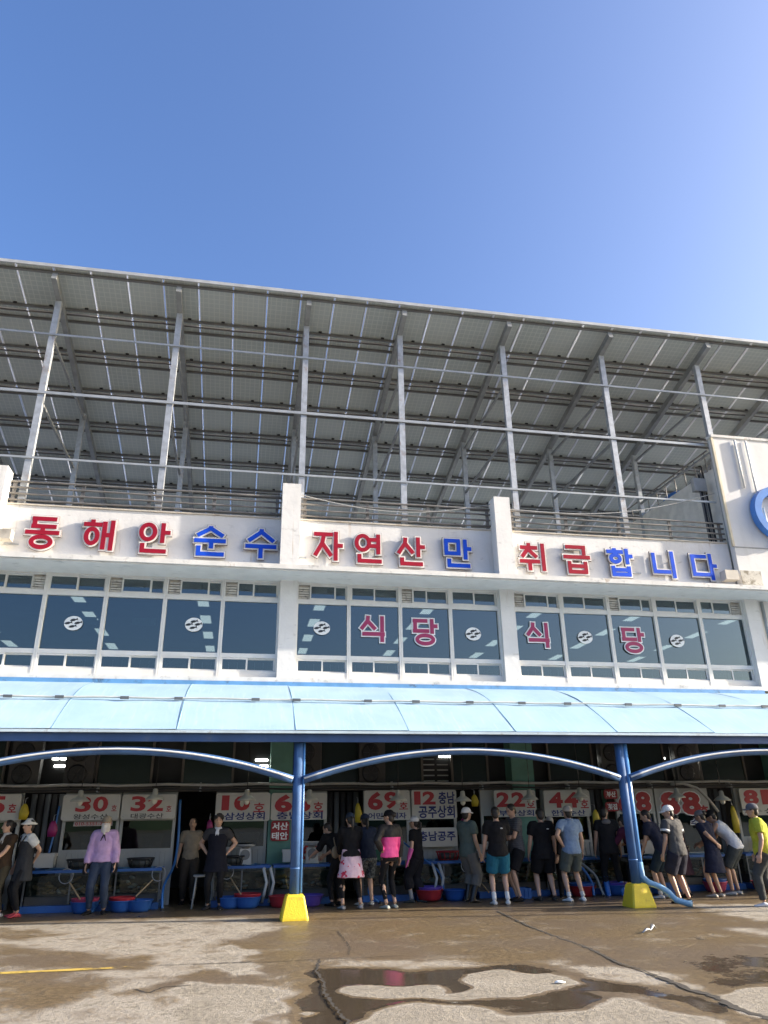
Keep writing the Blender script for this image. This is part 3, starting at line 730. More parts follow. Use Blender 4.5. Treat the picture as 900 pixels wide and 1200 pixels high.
for i, px in enumerate(POLES):
    p = obj('pole', tube(B(), [(px, 14.35, .35), (px, 14.35, 2.95)], .09, 18), blue_paint, AW)
    obj('collar', tube(B(), [(px, 14.35, .78), (px, 14.35, .8)], .094, 18), M('collar_blue', (.1, .22, .45), .4), p)
    obj('downpipe', tube(B(), [(px+.1, 14.31, .4), (px+.1, 14.31, 2.9)], .022 if i != 2 else .05, 12), M('downpipe_blue', (.09, .24, .52), .25, var=.15), p)
    if i == 2:
        pts = [(px+.1, 14.31, .75), (px+.11, 14.3, .5), (px+.2, 14.24, .4), (px+.36, 14.18, .34), (px+.5, 14.12, .24), (px+.6, 14.08, .12), (px+.78, 14.02, .06), (px+.86, 14.0, .055)]
        obj('drain_hose', tube(B(), pts, .055, 12), M('hose_pale_blue', (.2, .38, .55), .4), p)
    bm = B()
    def octo(hw, z, ch=.25): 
        c_ = hw*ch
        return [bm.verts.new((px+a, 14.35+b2, z)) for a, b2 in ((-hw+c_, -hw), (hw-c_, -hw), (hw, -hw+c_), (hw, hw-c_), (hw-c_, hw), (-hw+c_, hw), (-hw, hw-c_), (-hw, -hw+c_))]
    lv = [octo(.232, 0, .12), octo(.232, .03, .12), octo(.16, .36, .16), octo(.135, .39, .2)]
    for a, b2 in zip(lv, lv[1:]):
        for q in range(8): bm.faces.new((a[q], a[(q+1) % 8], b2[(q+1) % 8], b2[q]))
    bm.faces.new(lv[0][::-1]); bm.faces.new(lv[-1])
    obj('pole_base', bm, yellow, AW)
led = M('led_strip_white', (.78, .8, .8), .3, var=.05)
for px in (-11.64, *POLES):
    a = px+.1; b2 = px+6.25; n = 24
    pts = []
    for q in range(n+1):
        s = q/n; x = a+(b2-a)*s
        pts.append((x, 14.27, 2.24+.5*(1-(2*s-1)**2)))
    o = obj('arch', tube(B(), pts, .07, 12), blue_paint, AW)
    obj('light_strip', tube(B(), [(x, y-.072, z+.02) for x, y, z in pts], .018, 6), led, o)
# ------------------------------------------------------------------ ground floor of the hall
green = M('green_column', (.11, .26, .215), .6, var=.1, dirt=.4, dirtcol=(.08, .14, .12), streak=True)
for x0, x1 in ((-6.3, -5.8), (.68, 1.17), (6.28, 6.82), (13.2, 13.7)): bx('column', x0, x1, 17.5, 17.95, 0, 4.2, green)
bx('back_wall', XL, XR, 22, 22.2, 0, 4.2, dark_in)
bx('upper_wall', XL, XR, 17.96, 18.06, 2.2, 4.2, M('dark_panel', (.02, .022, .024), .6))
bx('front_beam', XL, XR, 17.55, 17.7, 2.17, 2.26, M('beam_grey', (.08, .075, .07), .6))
frame_al = M('alu_frame', (.14, .125, .11), .5, metal=.3)
for x0, x1 in ((-5.9, -4.95), (-3.01, -1.91), (-1.2, -.16), (1.84, 2.71), (3.24, 4.18), (4.95, 5.77), (7.36, 8.44), (9.29, 10.35), (11.38, 12.55)):
    bm = B(); y0, y1 = 17.8, 17.86
    box(bm, x0-.05, x0, y0, y1, 2.27, 3.9); box(bm, x1, x1+.05, y0, y1, 2.27, 3.9); box(bm, x0, x1, y0, y1, 2.27, 2.33); box(bm, x0, x1, y0, y1, 3.84, 3.9)
    w_ = obj('upper_window', bm, frame_al, BL)
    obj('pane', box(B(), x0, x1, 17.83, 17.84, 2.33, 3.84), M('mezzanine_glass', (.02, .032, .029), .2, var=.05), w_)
bm_l = B()
for k in range(5):
    for x0 in (4.25, 4.58): box(bm_l, x0, x0+.26, 17.86, 17.9, 2.36+k*.12, 2.385+k*.12)
o = obj('louver', bm_l, M('louver_slat', (.4, .42, .42), .5), BL)
tube_light = emis('tube_light', (1, 1, .92), 9)
for x0, x1, z in ((-4.01, -3.88, 2.87), (-3.84, -3.62, 2.87), (-3.95, -3.65, 2.72), (.35, .63, 2.84), (.36, .64, 2.71), (4.66, 4.92, 2.92), (8.3, 8.5, 2.85), (10.2, 10.5, 2.88), (11.0, 11.2, 2.78)):
    w_ = bx('louver_gap', x0, x1, 17.94, 17.958, z-.02, z+.02, tube_light)

# outdoor units of the air conditioning stand on the beam
def ac_unit(x, label):
    r = root('air_conditioner_unit', (x, 17.55, 2.27), label, 'air conditioner')
    obj('casing', box(B(), x-.3, x+.3, 17.56, 17.79, 2.29, 3.25), M('ac_casing', (.05, .05, .05), .6, dirt=.5), r)
    for z in (2.53, 2.98):
        bm = B(); prev = None
        bmf = ringloft(B(), [(Vector((x-.04, 17.555, z)), X_, Z_, .2, .2), (Vector((x-.04, 17.54, z)), X_, Z_, .17, .17)], 20)
        f = obj('fan_grille', bmf, black_pl, r)
        bmh = B()
        for a in range(6):
            d = Vector((cos(a*pi/3), 0, sin(a*pi/3)))
            tube(bmh, [Vector((x-.04, 17.53, z))+d*.03, Vector((x-.04, 17.53, z))+d*.18], .006, 5)
        obj('guard', bmh, M('guard_dark', (.05, .05, .05), .6), f)
    for dx in (-.22, .22): obj('foot', box(B(), x+dx-.04, x+dx+.04, 17.56, 17.75, 2.262, 2.289), black_pl, r)
for x, lb in ((-4.45, 'dark twin fan air conditioner unit on the beam above the doorway left of stall 30'), (-3.35, 'dark twin fan air conditioner unit directly above the sign of stall 30'),
              (1.5, 'dark twin fan air conditioner unit above the sign of stall 66'), (2.98, 'dark twin fan air conditioner unit above the sign of stall 69'),
              (8.9, 'dark twin fan air conditioner unit behind the pole with the drain hose'), (10.85, 'dark twin fan air conditioner unit above the outlined numbers 88')): ac_unit(x, lb)

# shop fronts: white panelled partitions with a window
upvc = M('white_siding', (.42, .43, .42), .5, var=.05, dirt=.4, dirtcol=(.3, .3, .27), streak=True)
def shop_front(x0, x1, label, zwin=1.06, ztop=2.16):
    r = root('shop_front', ((x0+x1)/2, 17.62, 0), label, 'shop front')
    y0, y1 = 17.6, 17.68
    for q in ((x0, x0+.06, y0, y1, 0, ztop), (x1-.06, x1, y0, y1, 0, ztop)): obj('frame_post', box(B(), *q), upvc, r)
    obj('window_rail', box(B(), x0+.06, x1-.06, y0, y1, zwin-.05, zwin), upvc, r); obj('head_panel', box(B(), x0+.06, x1-.06, y0, y1, 1.6, ztop), upvc, r)
    n = int((x1-x0-.12)/.1); wv = (x1-x0-.12)/n
    for k in range(n):
        a = x0+.06+k*wv; obj('siding_board', box(B(), a+.003, a+wv-.003, y0+.02, y1-.02, 0, zwin-.05), upvc, r)
    obj('pane', box(B(), x0+.06, x1-.06, 17.635, 17.643, zwin, 1.6), glass_dk, r)
    return r
for a in ((-3.55, -2.42, 'white panelled shop front below the sign of stall 30'), (-2.40, -1.27, 'white panelled shop front below the sign of stall 32'),
          (-.45, .66, 'white panelled shop front below the sign of stall 10'), (1.18, 1.96, 'white panelled shop front behind the first blue pole, below stall 66'),
          (2.78, 3.82, 'white panelled shop front below the sign of stall 69'), (3.84, 4.92, 'white panelled shop front below the sign of stall 12'),
          (5.5, 6.27, 'white panelled shop front below the sign of stall 22'), (6.98, 8.15, 'white panelled shop front below the sign of stall 44'),
          (12.0, 13.15, 'white panelled shop front below the sign of stall 81'), (-5.75, -4.38, 'white panelled shop front behind the woman in brown')): shop_front(*a)
shop_front(8.85, 9.84, 'glazed shop front with a lone outlined number 8', .75); shop_front(9.88, 11.28, 'glazed shop front with the outlined numbers 88', .75)

# things seen dimly behind the glass of the stalls
rnd = random.Random(5)
for i, (x, lb) in enumerate(((-3.0, 'pale bottle crate behind the window of stall 30'), (-1.75, 'round pale tub behind the window of stall 32'), (.3, 'clear plastic bags heaped behind the window of stall 10'),
                             (3.3, 'pale tub behind the window of stall 69'), (7.5, 'stack of pale tubs behind the window of stall 44'))):
    r = root('storage_tub', (x, 17.95, 1.0), lb, 'tub')
    bm = B(); lathe(bm, (x, 17.95, 1.0), [(.16, 0), (.2, .2), (.23, .32), (.24, .33), (.22, .34), (.18, .06)], 16); obj('shell', bm, M('tub_pale', (.4, .45, .43), .5), r, True)
    bm = B(); box(bm, x-.4, x+.4, 17.72, 18.2, .9, .998); obj('shelf', bm, frame_al, r)

# ------------------------------------------------------------------ stall number boards
board = M('board_white', (.56, .55, .51), .5, var=.05, dirt=.25, dirtcol=(.4, .38, .33)); ink_red = M('ink_red', (.42, .03, .04), .5, var=.05); ink_navy = M('ink_navy', (.02, .03, .16), .5); ink_black = M('ink_black', (.03, .03, .035), .5)
def round_rect(x0, x1, z0, z1, r=.05, n=4):
    pts = []
    for cx, cz, a0 in ((x1-r, z1-r, 0), (x0+r, z1-r, 90), (x0+r, z0+r, 180), (x1-r, z0+r, 270)):
        for k in range(n+1):
            a = radians(a0+90*k/n); pts.append((cx+r*cos(a), cz+r*sin(a)))
    return pts
def sign(x0, x1, z0, z1, label, items, y=17.44, mat=None, tilt=0):
    r = root('stall_sign', ((x0+x1)/2, y, z0), label, 'sign')
    obj('board', poly_prism(B(), round_rect(x0+.008, x1-.008, z0, z1), y, y+.035), mat or board, r)
    for body, cx, cz, w, h, m, bold in items: lettering('lettering', body, cx, y-.004, cz, w, h, m, r, bold, .004)
    for x in (x0+.06, x1-.06):
        for z in (z0+.05, z1-.05): obj('screw', box(B(), x-.008, x+.008, y-.004, y, z-.008, z+.008), steel, r)
    obj('bracket', box(B(), (x0+x1)/2-.02, (x0+x1)/2+.02, y+.036, y+.16, z0+.1, z0+.14), steel, r)
    return r
R_, V_, K_ = ink_red, ink_navy, ink_black
sign(-5.43, -4.37, 1.64, 2.14, 'white stall board ending in the red number 5', [('5', -4.82, 1.93, .3, .34, R_, .03), ('호', -4.53, 1.87, .16, .17, R_, .02)])
sign(-3.57, -2.41, 1.62, 2.12, 'white stall board with the red number 30', [('3', -3.15, 1.93, .3, .3, R_, .03), ('0', -2.81, 1.93, .3, .3, R_, .03), ('호', -2.53, 1.85, .11, .12, R_, .01), ('왕성수산', -2.98, 1.69, .68, .1, K_, .01)])
sign(-2.395, -1.27, 1.63, 2.11, 'white stall board with the red number 32', [('3', -2.05, 1.93, .3, .3, R_, .03), ('2', -1.7, 1.93, .32, .3, R_, .03), ('호', -1.42, 1.83, .11, .12, R_, .01), ('대광수산', -1.85, 1.69, .66, .1, K_, .01)])
sign(-.46, .71, 1.56, 2.13, 'white stall board with the red number 10', [('1', -.25, 1.93, .16, .3, R_, .04), ('0', .1, 1.92, .34, .3, R_, .05), ('호', .47, 1.83, .24, .19, R_, .02), ('삼성상회', .17, 1.66, .86, .15, V_, .025)])
sign(.715, 1.95, 1.57, 2.12, 'white stall board with the red number 66 behind the first blue pole', [('6', .99, 1.91, .38, .36, R_, .05), ('6', 1.4, 1.91, .36, .36, R_, .05), ('호', 1.75, 1.83, .22, .2, R_, .02), ('충남상회', 1.35, 1.66, 1.0, .15, V_, .025)])
sign(2.76, 3.82, 1.54, 2.16, 'white stall board with the red number 69', [('6', 3.02, 1.94, .34, .38, R_, .04), ('9', 3.38, 1.95, .32, .36, R_, .04), ('호', 3.66, 1.83, .2, .15, R_, .02), ('어민후계자', 3.29, 1.63, .86, .13, V_, .02)])
sign(3.84, 4.9, 1.55, 2.16, 'white stall board with the red number 12 and navy words', [('1', 3.98, 1.99, .15, .28, R_, .04), ('2', 4.25, 1.99, .3, .28, R_, .04), ('충남', 4.66, 1.99, .38, .26, V_, .025), ('공주상회', 4.42, 1.7, .84, .26, V_, .025)])
sign(5.78, 6.8, 1.57, 2.14, 'white stall board with the red number 22', [('2', 6.0, 1.94, .32, .32, R_, .04), ('2', 6.36, 1.94, .32, .32, R_, .04), ('호', 6.66, 1.84, .2, .17, R_, .02), ('부산상회', 6.3, 1.65, .84, .13, V_, .02)])
sign(6.98, 8.14, 1.56, 2.13, 'white stall board with the red number 44', [('4', 7.28, 1.92, .34, .34, R_, .04), ('4', 7.66, 1.92, .34, .34, R_, .04), ('호', 7.98, 1.83, .2, .19, R_, .02), ('한일수산', 7.56, 1.64, .84, .13, V_, .02)])
sign(12.04, 13.3, 1.53, 2.14, 'white stall board with the red number 81', [('8', 12.34, 1.94, .4, .34, R_, .05), ('1', 12.74, 1.94, .24, .34, R_, .05), ('호', 13.1, 1.84, .26, .2, R_, .02), ('수산', 12.6, 1.63, .8, .12, K_, .0)])
sign(3.95, 4.87, .98, 1.37, 'white banner with navy letters below the board of stall 12', [('충남공주', 4.41, 1.2, .84, .2, V_, .025)])
sign(.735, 1.14, 1.16, 1.555, 'dark red plate with white letters on the green column', [('서산', .935, 1.45, .34, .15, decal_white, .03), ('태안', .935, 1.26, .34, .15, decal_white, .03)], mat=M('plate_red', (.3, .012, .02), .45))
sign(1.36, 1.88, .7, 1.14, 'small white plate with a red number 66 behind the first blue pole', [('6', 1.5, .93, .18, .3, R_, .03), ('6', 1.68, .93, .17, .3, R_, .03), ('철호', 1.8, .8, .12, .1, R_, .02)], y=17.52)
sign(8.5, 8.85, 1.93, 2.14, 'small dark red plate high beside the pole with the drain hose', [('부산', 8.68, 2.035, .22, .13, decal_white, .03)], mat=MATS['plate_red'])
sign(8.5, 8.85, 1.66, 1.86, 'small dark red plate under a like plate beside the pole', [('횟집', 8.68, 1.76, .22, .13, decal_white, .03)], mat=MATS['plate_red'])
# numbers with a white outline painted on the dark shop windows
def outlined(x, z, ch, w, h, r):
    lettering('number_outline', ch, x, 17.588, z, w*1.14, h*1.1, decal_white, r, .09, .004); lettering('number_face', ch, x, 17.578, z, w, h, R_, r, .05, .004)
r = root('window_number', (9.4, 17.58, 1.5), 'dark red outlined number 8 on a shop window behind the pole', 'sign')
outlined(9.1, 1.86, '6', .4, .46, r); outlined(9.55, 1.86, '8', .4, .46, r)
for i, ch in enumerate('수협'): lettering('lettering', ch, 9.2+i*.38, 17.588, 1.42, .26, .22, ink_navy, r, .03); 
r = root('window_number', (10.6, 17.58, 1.5), 'dark red outlined numbers 88 on a shop window', 'sign')
outlined(10.25, 1.82, '8', .5, .52, r); outlined(10.8, 1.82, '8', .5, .52, r); 
lettering('number_outline', '호', 11.12, 17.585, 1.66, .24, .22, R_, r, .03)
for i, ch in enumerate('수산'):
    lettering('word_outline', ch, 10.85+i*.34, 17.588, 1.38, .31, .25, decal_white, r, .08); lettering('word_face', ch, 10.85+i*.34, 17.578, 1.38, .27, .21, ink_navy, r, .02)
r = root('phone_strip', (-2.9, 17.58, 1.5), 'narrow phone number strip under the board of stall 30', 'sign')
obj('strip', box(B(), -3.32, -2.55, 17.585, 17.592, 1.51, 1.6), M('strip_pale', (.55, .5, .48), .5), r)
lettering('lettering', '010-5351-7720', -2.93, 17.58, 1.555, .72, .065, ink_red, r, .01)

# ------------------------------------------------------------------ hanging lamp shades
shade_m = M('enamel_shade', (.5, .5, .45), .4, dirt=.4, dirtcol=(.25, .17, .1)); 
def lamp(x, z, lb):
    y = 16.95
    r = root('hanging_lamp', (x, y, z), lb, 'lamp')
    obj('shade', lathe(B(), (x, y, z), [(.19, 0), (.185, .02), (.12, .075), (.06, .11), (.05, .2), (.03, .22)], 20), shade_m, r, True)
    bm = B(); ellipsoid(bm, (x, y, z-.015), .06, .06, .07); obj('bulb', bm, M('bulb_glass', (.7, .7, .62), .2), r, True)
    obj('cable', tube(B(), [(x, y, z+.2), (x+.01, y, z+.6), (x, y, 3.3)], .008, 5), black_pl, r)
for x, z, lb in ((-3.14, 1.97, 'enamel lamp shade hanging before the number 30'), (-1.68, 1.99, 'enamel lamp shade hanging before the number 32'), (.19, 1.96, 'enamel lamp shade hanging before the number 10'),
                 (1.51, 1.95, 'enamel lamp shade hanging before the number 66'), (3.44, 1.93, 'enamel lamp shade hanging before the number 69'), (4.9, 1.9, 'enamel lamp shade hanging right of the number 12'),
                 (6.46, 1.92, 'enamel lamp shade hanging before the number 22'), (7.67, 1.95, 'enamel lamp shade hanging before the number 44'), (10.08, 1.93, 'enamel lamp shade hanging before the numbers 88'), (11.23, 1.86, 'enamel lamp shade hanging right of the numbers 88')): lamp(x, z, lb)

# ------------------------------------------------------------------ fish tanks, basins and tools
blue_tray = M('blue_tray', (.025, .11, .36), .4, var=.15, dirt=.4, dirtcol=(.03, .07, .18), dscale=3)
m, t, b = base('tank_water'); n1 = noise(t, 6, 6, .7); n2 = noise(t, 2.5, 3)
c = mixc(t, ramp(t, n1, .35, .68), (.04, .038, .03), (.14, .125, .095)); c = mixc(t, ramp(t, n2, .5, .7), c, (.03, .045, .042))
t.links.new(c, b.inputs['Base Color']); b.inputs['Specular IOR Level'].default_value = .1; b.inputs['Roughness'].default_value = .4; water = m
def tank(x0, x1, lb, y0=16.85, zt=.68):
    r = root('fish_tank', ((x0+x1)/2, y0, 0), lb, 'fish tank')
    y1 = y0+.62
    obj('floor_tray', box(B(), x0, x1, y0-.12, y1, 0.004, .12), blue_tray, r)
    obj('stand', box(B(), x0+.05, x1-.05, y0+.05, y1-.02, .12, .3), M('stand_dark', (.06, .06, .06), .7), r)
    obj('water', box(B(), x0+.03, x1-.03, y0+.16, y1-.03, .3, zt-.07), water, r)
    rr = random.Random(int(x0*100)); bm = B()
    for q in range(int((x1-x0)*26)):
        cx, cz = rr.uniform(x0+.1, x1-.1), .31+abs(rr.gauss(0, .12)); s_ = rr.uniform(.03, .075)
        ellipsoid(bm, (cx, y0+rr.uniform(.08, .15), min(cz, zt-.12)), s_*rr.uniform(1, 2.2), .035, s_*rr.uniform(.5, .8), Matrix.Rotation(rr.uniform(-.5, .5), 3, 'Y'), 7, 5, rr.choice((0, 0, 1, 2)))
    o_ = obj('catch', bm, [M('shell_brown', (.17, .12, .08), .4), M('shell_grey', (.33, .33, .3), .35), M('shell_orange', (.34, .19, .09), .4)], r, True); o_['kind'] = 'stuff'
    obj('glass_front', box(B(), x0+.02, x1-.02, y0, y0+.01, .28, zt), glass_tank, r)
    obj('rim', box(B(), x0, x1, y0-.02, y0+.03, zt-.005, zt+.045), blue_tray, r); obj('rim', box(B(), x0, x1, y1-.04, y1, zt-.005, zt+.045), blue_tray, r)
    k = max(2, int((x1-x0)/.8)); fm_ = M('tank_frame', (.12, .13, .14), .4, metal=.4)
    for i in range(k+1):
        x = x0+.02+(x1-x0-.04)*i/k; obj('post', box(B(), x-.015, x+.015, y0-.008, y0+.02, .12, zt-.008), fm_, r)
        obj('cross_bar', box(B(), x-.012, x+.012, y0+.031, y1-.041, zt, zt+.03), fm_, r)
    obj('air_hose', tube(B(), [(x0+.3+(x1-x0-.5)*q/12, y0+.3+.12*sin(q*1.9), zt+.03+.04*abs(sin(q*1.1))) for q in range(13)], .014, 6), M('air_hose', (.1, .22, .35), .4), r)
tank(-3.95, -1.4, 'long blue rimmed fish tank in front of stalls 30 and 32'); tank(-.4, .75, 'blue rimmed fish tank in front of stall 10'); tank(.8, 2.0, 'blue rimmed fish tank behind the first blue pole')
tank(2.62, 3.7, 'blue rimmed fish tank in front of stall 69'); tank(3.75, 5.0, 'blue rimmed fish tank in front of stall 12'); tank(5.1, 6.7, 'blue rimmed fish tank in front of stall 22')
tank(6.75, 8.35, 'blue rimmed fish tank in front of stall 44'); tank(8.6, 11.3, 'long blue rimmed fish tank before the outlined numbers 88'); tank(11.5, 13.6, 'blue rimmed fish tank in front of stall 81'); tank(-6.3, -4.4, 'blue rimmed fish tank behind the woman in brown')

def basin(x, y, z, rad, mat, inner, lb, group=None):
    r = root('basin', (x, y, z), lb, 'basin', group)
    obj('bowl', lathe(B(), (x, y, z), [(rad*.7, 0), (rad*.82, .05), (rad*.95, .15), (rad, .18), (rad*1.05, .19), (rad*1.05, .2), (rad*.96, .2), (rad*.9, .15), (rad*.66, .03)], 22), mat, r, True)
    if inner: obj('colander', lathe(B(), (x, y, z), [(rad*.6, .06), (rad*.9, .18), (rad*.98, .24), (rad*1.0, .25), (rad*.94, .25), (rad*.85, .17), (rad*.5, .08)], 22), inner, r, True)
bb = M('basin_blue', (.02, .09, .33), .4); br = M('basin_red', (.3, .02, .03), .45); bpk = M('basin_pink', (.36, .05, .11), .45); bpu = M('basin_purple', (.1, .06, .35), .4)
for a in ((-2.72, 16.5, .006, .26, bb, bpk, 'blue basin with a pink colander left of the woman in lavender'), (-2.05, 16.5, .006, .25, bb, br, 'blue basin with a red colander right of the woman in lavender'),
          (-1.72, 16.45, .006, .24, bb, None, 'plain blue basin below the tank of stall 32'), (-.05, 16.48, .006, .25, bb, None, 'plain blue basin beside the woman with the white scarf'),
          (.3, 16.45, .006, .27, bb, br, 'blue basin with a red colander below the tank of stall 10'), (.95, 16.4, .006, .24, br, None, 'red basin beside the first blue pole'), (1.5, 16.4, .006, .28, bpu, None, 'purple basin right of the first blue pole'),
          (3.95, 16.45, .03, .28, br, bpu, 'red basin with a purple colander beside the woman in pink gloves'), (4.5, 16.5, .006, .24, bb, None, 'plain blue basin beside the man in rubber boots'),
          (7.3, 16.5, .006, .28, br, bb, 'red basin with a blue colander behind the man in the blue polo'), (8.05, 16.5, .006, .27, bb, bpu, 'blue basin with a purple colander by the blue boots'), (11.5, 16.3, .006, .3, br, None, 'red basin right of the couple at the tank'),
          (10.4, 16.5, .006, .25, bpk, bb, 'pink basin with a blue colander behind the navy dress')): basin(*a)

def scale_(x, y, z, lb):
    r = root('weighing_scale', (x, y, z), lb, 'scale')
    bm = B(); poly_prism(bm, [(x-.15, z), (x+.15, z), (x+.13, z+.06), (x+.11, z+.3), (x-.11, z+.3), (x-.13, z+.06)], y-.1, y+.1); obj('body', bm, M('scale_white', (.6, .6, .58), .4), r)
    obj('dial', ringloft(B(), [(Vector((x, y-.1, z+.19)), X_, Z_, .1, .1), (Vector((x, y-.115, z+.19)), X_, Z_, .095, .095)], 20), M('dial_grey', (.2, .21, .22), .3), r)
    obj('pan', lathe(B(), (x, y, z+.3), [(.06, 0), (.08, .03), (.2, .05), (.22, .09), (.2, .07)], 18), steel, r, True)
scale_(1.6, 17.1, .73, 'white dial scale standing on the tank behind the first blue pole'); scale_(.22, 17.2, .73, 'white dial scale on the tank before stall 10')
def basket(x, y, z, lb, mat=None):
    r = root('plastic_basket', (x, y, z), lb, 'basket')
    bm = B()
    for k in range(12):
        a = 2*pi*k/12; tube(bm, [(x+.2*cos(a), y+.14*sin(a), z), (x+.25*cos(a), y+.18*sin(a), z+.16)], .012, 5)
    obj('slats', bm, mat or black_pl, r); r.children[-1]['kind'] = 'stuff'
    obj('rim', tube(B(), [(x+.26*cos(2*pi*k/20), y+.19*sin(2*pi*k/20), z+.165) for k in range(21)], .018, 6), mat or black_pl, r)
    obj('bottom', ringloft(B(), [(Vector((x, y, z)), X_, Y_, .2, .14), (Vector((x, y, z+.02)), X_, Y_, .21, .15)], 20), mat or black_pl, r)
    obj('contents', ringloft(B(), [(Vector((x, y, z+.021)), X_, Y_, .19, .13), (Vector((x, y, z+.12)), X_, Y_, .21, .15), (Vector((x, y, z+.17)), X_, Y_, .1, .07)], 14), M('wet_net', (.05, .06, .06), .5, bump=.5), r, True)
for x, lb in ((-3.0, 'black plastic basket on the tank before stall 30'), (-1.85, 'black plastic basket on the tank before stall 32'), (-.05, 'black plastic basket on the tank before stall 10'), (5.6, 'black plastic basket on the tank before stall 22'), (10.0, 'black plastic basket on the tank before the numbers 88')): basket(x, 17.1, .73, lb)
basket(4.55, 17.1, .73, 'red plastic basket on the tank before stall 12', br)
def net(x, y, dx, lb):
    r = root('landing_net', (x, y, .1), lb, 'net')
    obj('handle', tube(B(), [(x, y, .12), (x+dx, y+.18, .52)], .014, 6), M('net_wood', (.4, .3, .18), .6), r)
    c = Vector((x+dx*1.25, y+.24, .62)); obj('hoop', tube(B(), [c+Vector((.13*cos(2*pi*k/16), .03*sin(2*pi*k/16), .13*sin(2*pi*k/16))) for k in range(17)], .008, 5), steel, r)
net(-2.75, 16.6, -.35, 'wooden handled net leaning left of the woman in lavender'); net(-1.95, 16.6, .4, 'wooden handled net leaning right of the woman in lavender'); net(.25, 16.6, -.3, 'wooden handled net behind the woman with the white scarf'); net(5.25, 16.55, -.3, 'wooden handled net beside the man in rubber boots')
def pvc(x, y, lb):
    r = root('white_drain_pipe', (x, y, 0), lb, 'pipe')
    for q, dx in enumerate((0, .14)): obj('pipe', tube(B(), [(x+dx, y+.2, .68), (x+dx-.02, y, .66), (x+dx+.05, y-.03, .42), (x+dx-.03, y-.03, .06)], .03, 8), M('pvc_white', (.6, .6, .58), .4), r)
pvc(.62, 16.72, 'pair of white drain pipes bent over the tank edge beside the pole'); pvc(4.12, 16.68, 'pair of white drain pipes bent over the tank of stall 12')
# stool by the doorway
r = root('stool', (-.62, 16.75, 0), 'pale plastic stool beside the woman with the white scarf', 'stool')
obj('seat', lathe(B(), (-.62, 16.75, .55), [(.14, 0), (.16, .02), (.15, .04)], 16), grey_pl, r)
for sx in (-1, 1):
    for sy in (-1, 1): obj('leg', tube(B(), [(-.62+.09*sx, 16.75+.09*sy, .55), (-.62+.14*sx, 16.75+.14*sy, .0)], .016, 6), grey_pl, r)
# curtains and hanging things in the dark doorways
def strips(x0, x1, lb, mats, z0=.15, group=None):
    r = root('strip_curtain', ((x0+x1)/2, 17.9, 2.1), lb, 'curtain')
    n = int((x1-x0)/.13)
    for k in range(n):
        a = x0+k*(x1-x0)/n; obj('strip', tube(B(), [(a+.06, 17.9, 2.15), (a+.065, 17.92, 1.3), (a+.05, 17.9, z0)], [.06, .055, .062], 8, .25), mats[k % len(mats)], r)
grc = M('strip_grey', (.13, .14, .15), .5); grn = M('strip_green', (.05, .12, .08), .6)
strips(-4.3, -3.6, 'dark grey strip curtain in the doorway left of stall 30', [grc, dark_in]); strips(2.0, 2.74, 'dark strip curtain in the doorway right of stall 66', [dark_in, grc, dark_in])
strips(8.18, 8.82, 'green and grey curtain in the doorway left of the blue pole', [grn, grc, dark_in]); strips(11.35, 11.95, 'grey strip curtain in the doorway left of stall 81', [grc, dark_in])
def hang(name, x, z, mat, lb, cat, w=.1, h=.3):
    r = root(name, (x, 17.38, z), lb, cat)
    obj('body', ringloft(B(), [(Vector((x, 17.38, z-h)), X_, Y_, w*.8, .03), (Vector((x+.01, 17.37, z-h*.6)), X_, Y_, w, .05), (Vector((x, 17.38, z-h*.2)), X_, Y_, w*.7, .04), (Vector((x, 17.38, z)), X_, Y_, w*.25, .02)], 10), mat, r, True)
    obj('hook', tube(B(), [(x, 17.38, z), (x, 17.4, z+.1), (x, 17.55, z+.12)], .008, 5), steel, r)
pur = M('bag_magenta', (.3, .02, .13), .4); ylw = M('glove_yellow', (.55, .42, .03), .5)
hang('hanging_bag', -3.68, 1.62, pur, 'magenta bag hanging beside the board of stall 30', 'bag'); hang('rubber_gloves', -4.28, 1.95, ylw, 'yellow rubber gloves hanging left of stall 30', 'gloves'); hang('hanging_bag', -.55, 1.6, pur, 'magenta bag hanging at the door of stall 10', 'bag', .07, .22)
hang('rubber_gloves', 2.62, 1.9, ylw, 'yellow rubber gloves hanging left of stall 69', 'gloves', .08, .4); hang('rubber_gloves', 8.2, 1.7, ylw, 'yellow rubber gloves hanging right of stall 44', 'gloves', .1, .4); hang('rubber_gloves', 5.3, 2.05, ylw, 'yellow rubber gloves hanging between stalls 12 and 22', 'gloves', .09, .25)
hang('hanging_bag', 5.0, 1.55, pur, 'magenta bag hanging right of stall 12', 'bag', .09, .25); hang('rubber_gloves', 11.75, 1.75, ylw, 'yellow rubber gloves hanging left of stall 81', 'gloves', .1, .6)
# service pipes that run across the stall fronts
for z, y, rad, lb, mt in ((2.3, 17.4, .03, 'long grey service pipe running above all the stall boards', grey_pl), (2.2, 17.33, .018, 'thin dark cable strung above all the stall boards', black_pl)):
    r = root('service_pipe', (3, y, z), lb, 'pipe'); obj('run', tube(B(), [(-13+j*.5, y, z+.012*sin(j*1.7)) for j in range(60)], rad, 8), mt, r)
    for j in range(9): obj('clamp', box(B(), -5+j*2.1-.015, -5+j*2.1+.015, y, 17.56, z-.04, z+.04), steel, r)
r = root('curved_duct', (10.9, 17.3, 2.0), 'pale curved pipe arching down beside the numbers 88', 'pipe')
obj('duct', tube(B(), [(10.2, 17.35, 2.24), (10.5, 17.3, 2.26), (10.85, 17.3, 2.15), (11.1, 17.3, 1.9), (11.3, 17.3, 1.62)], .035, 8), grey_pl, r)
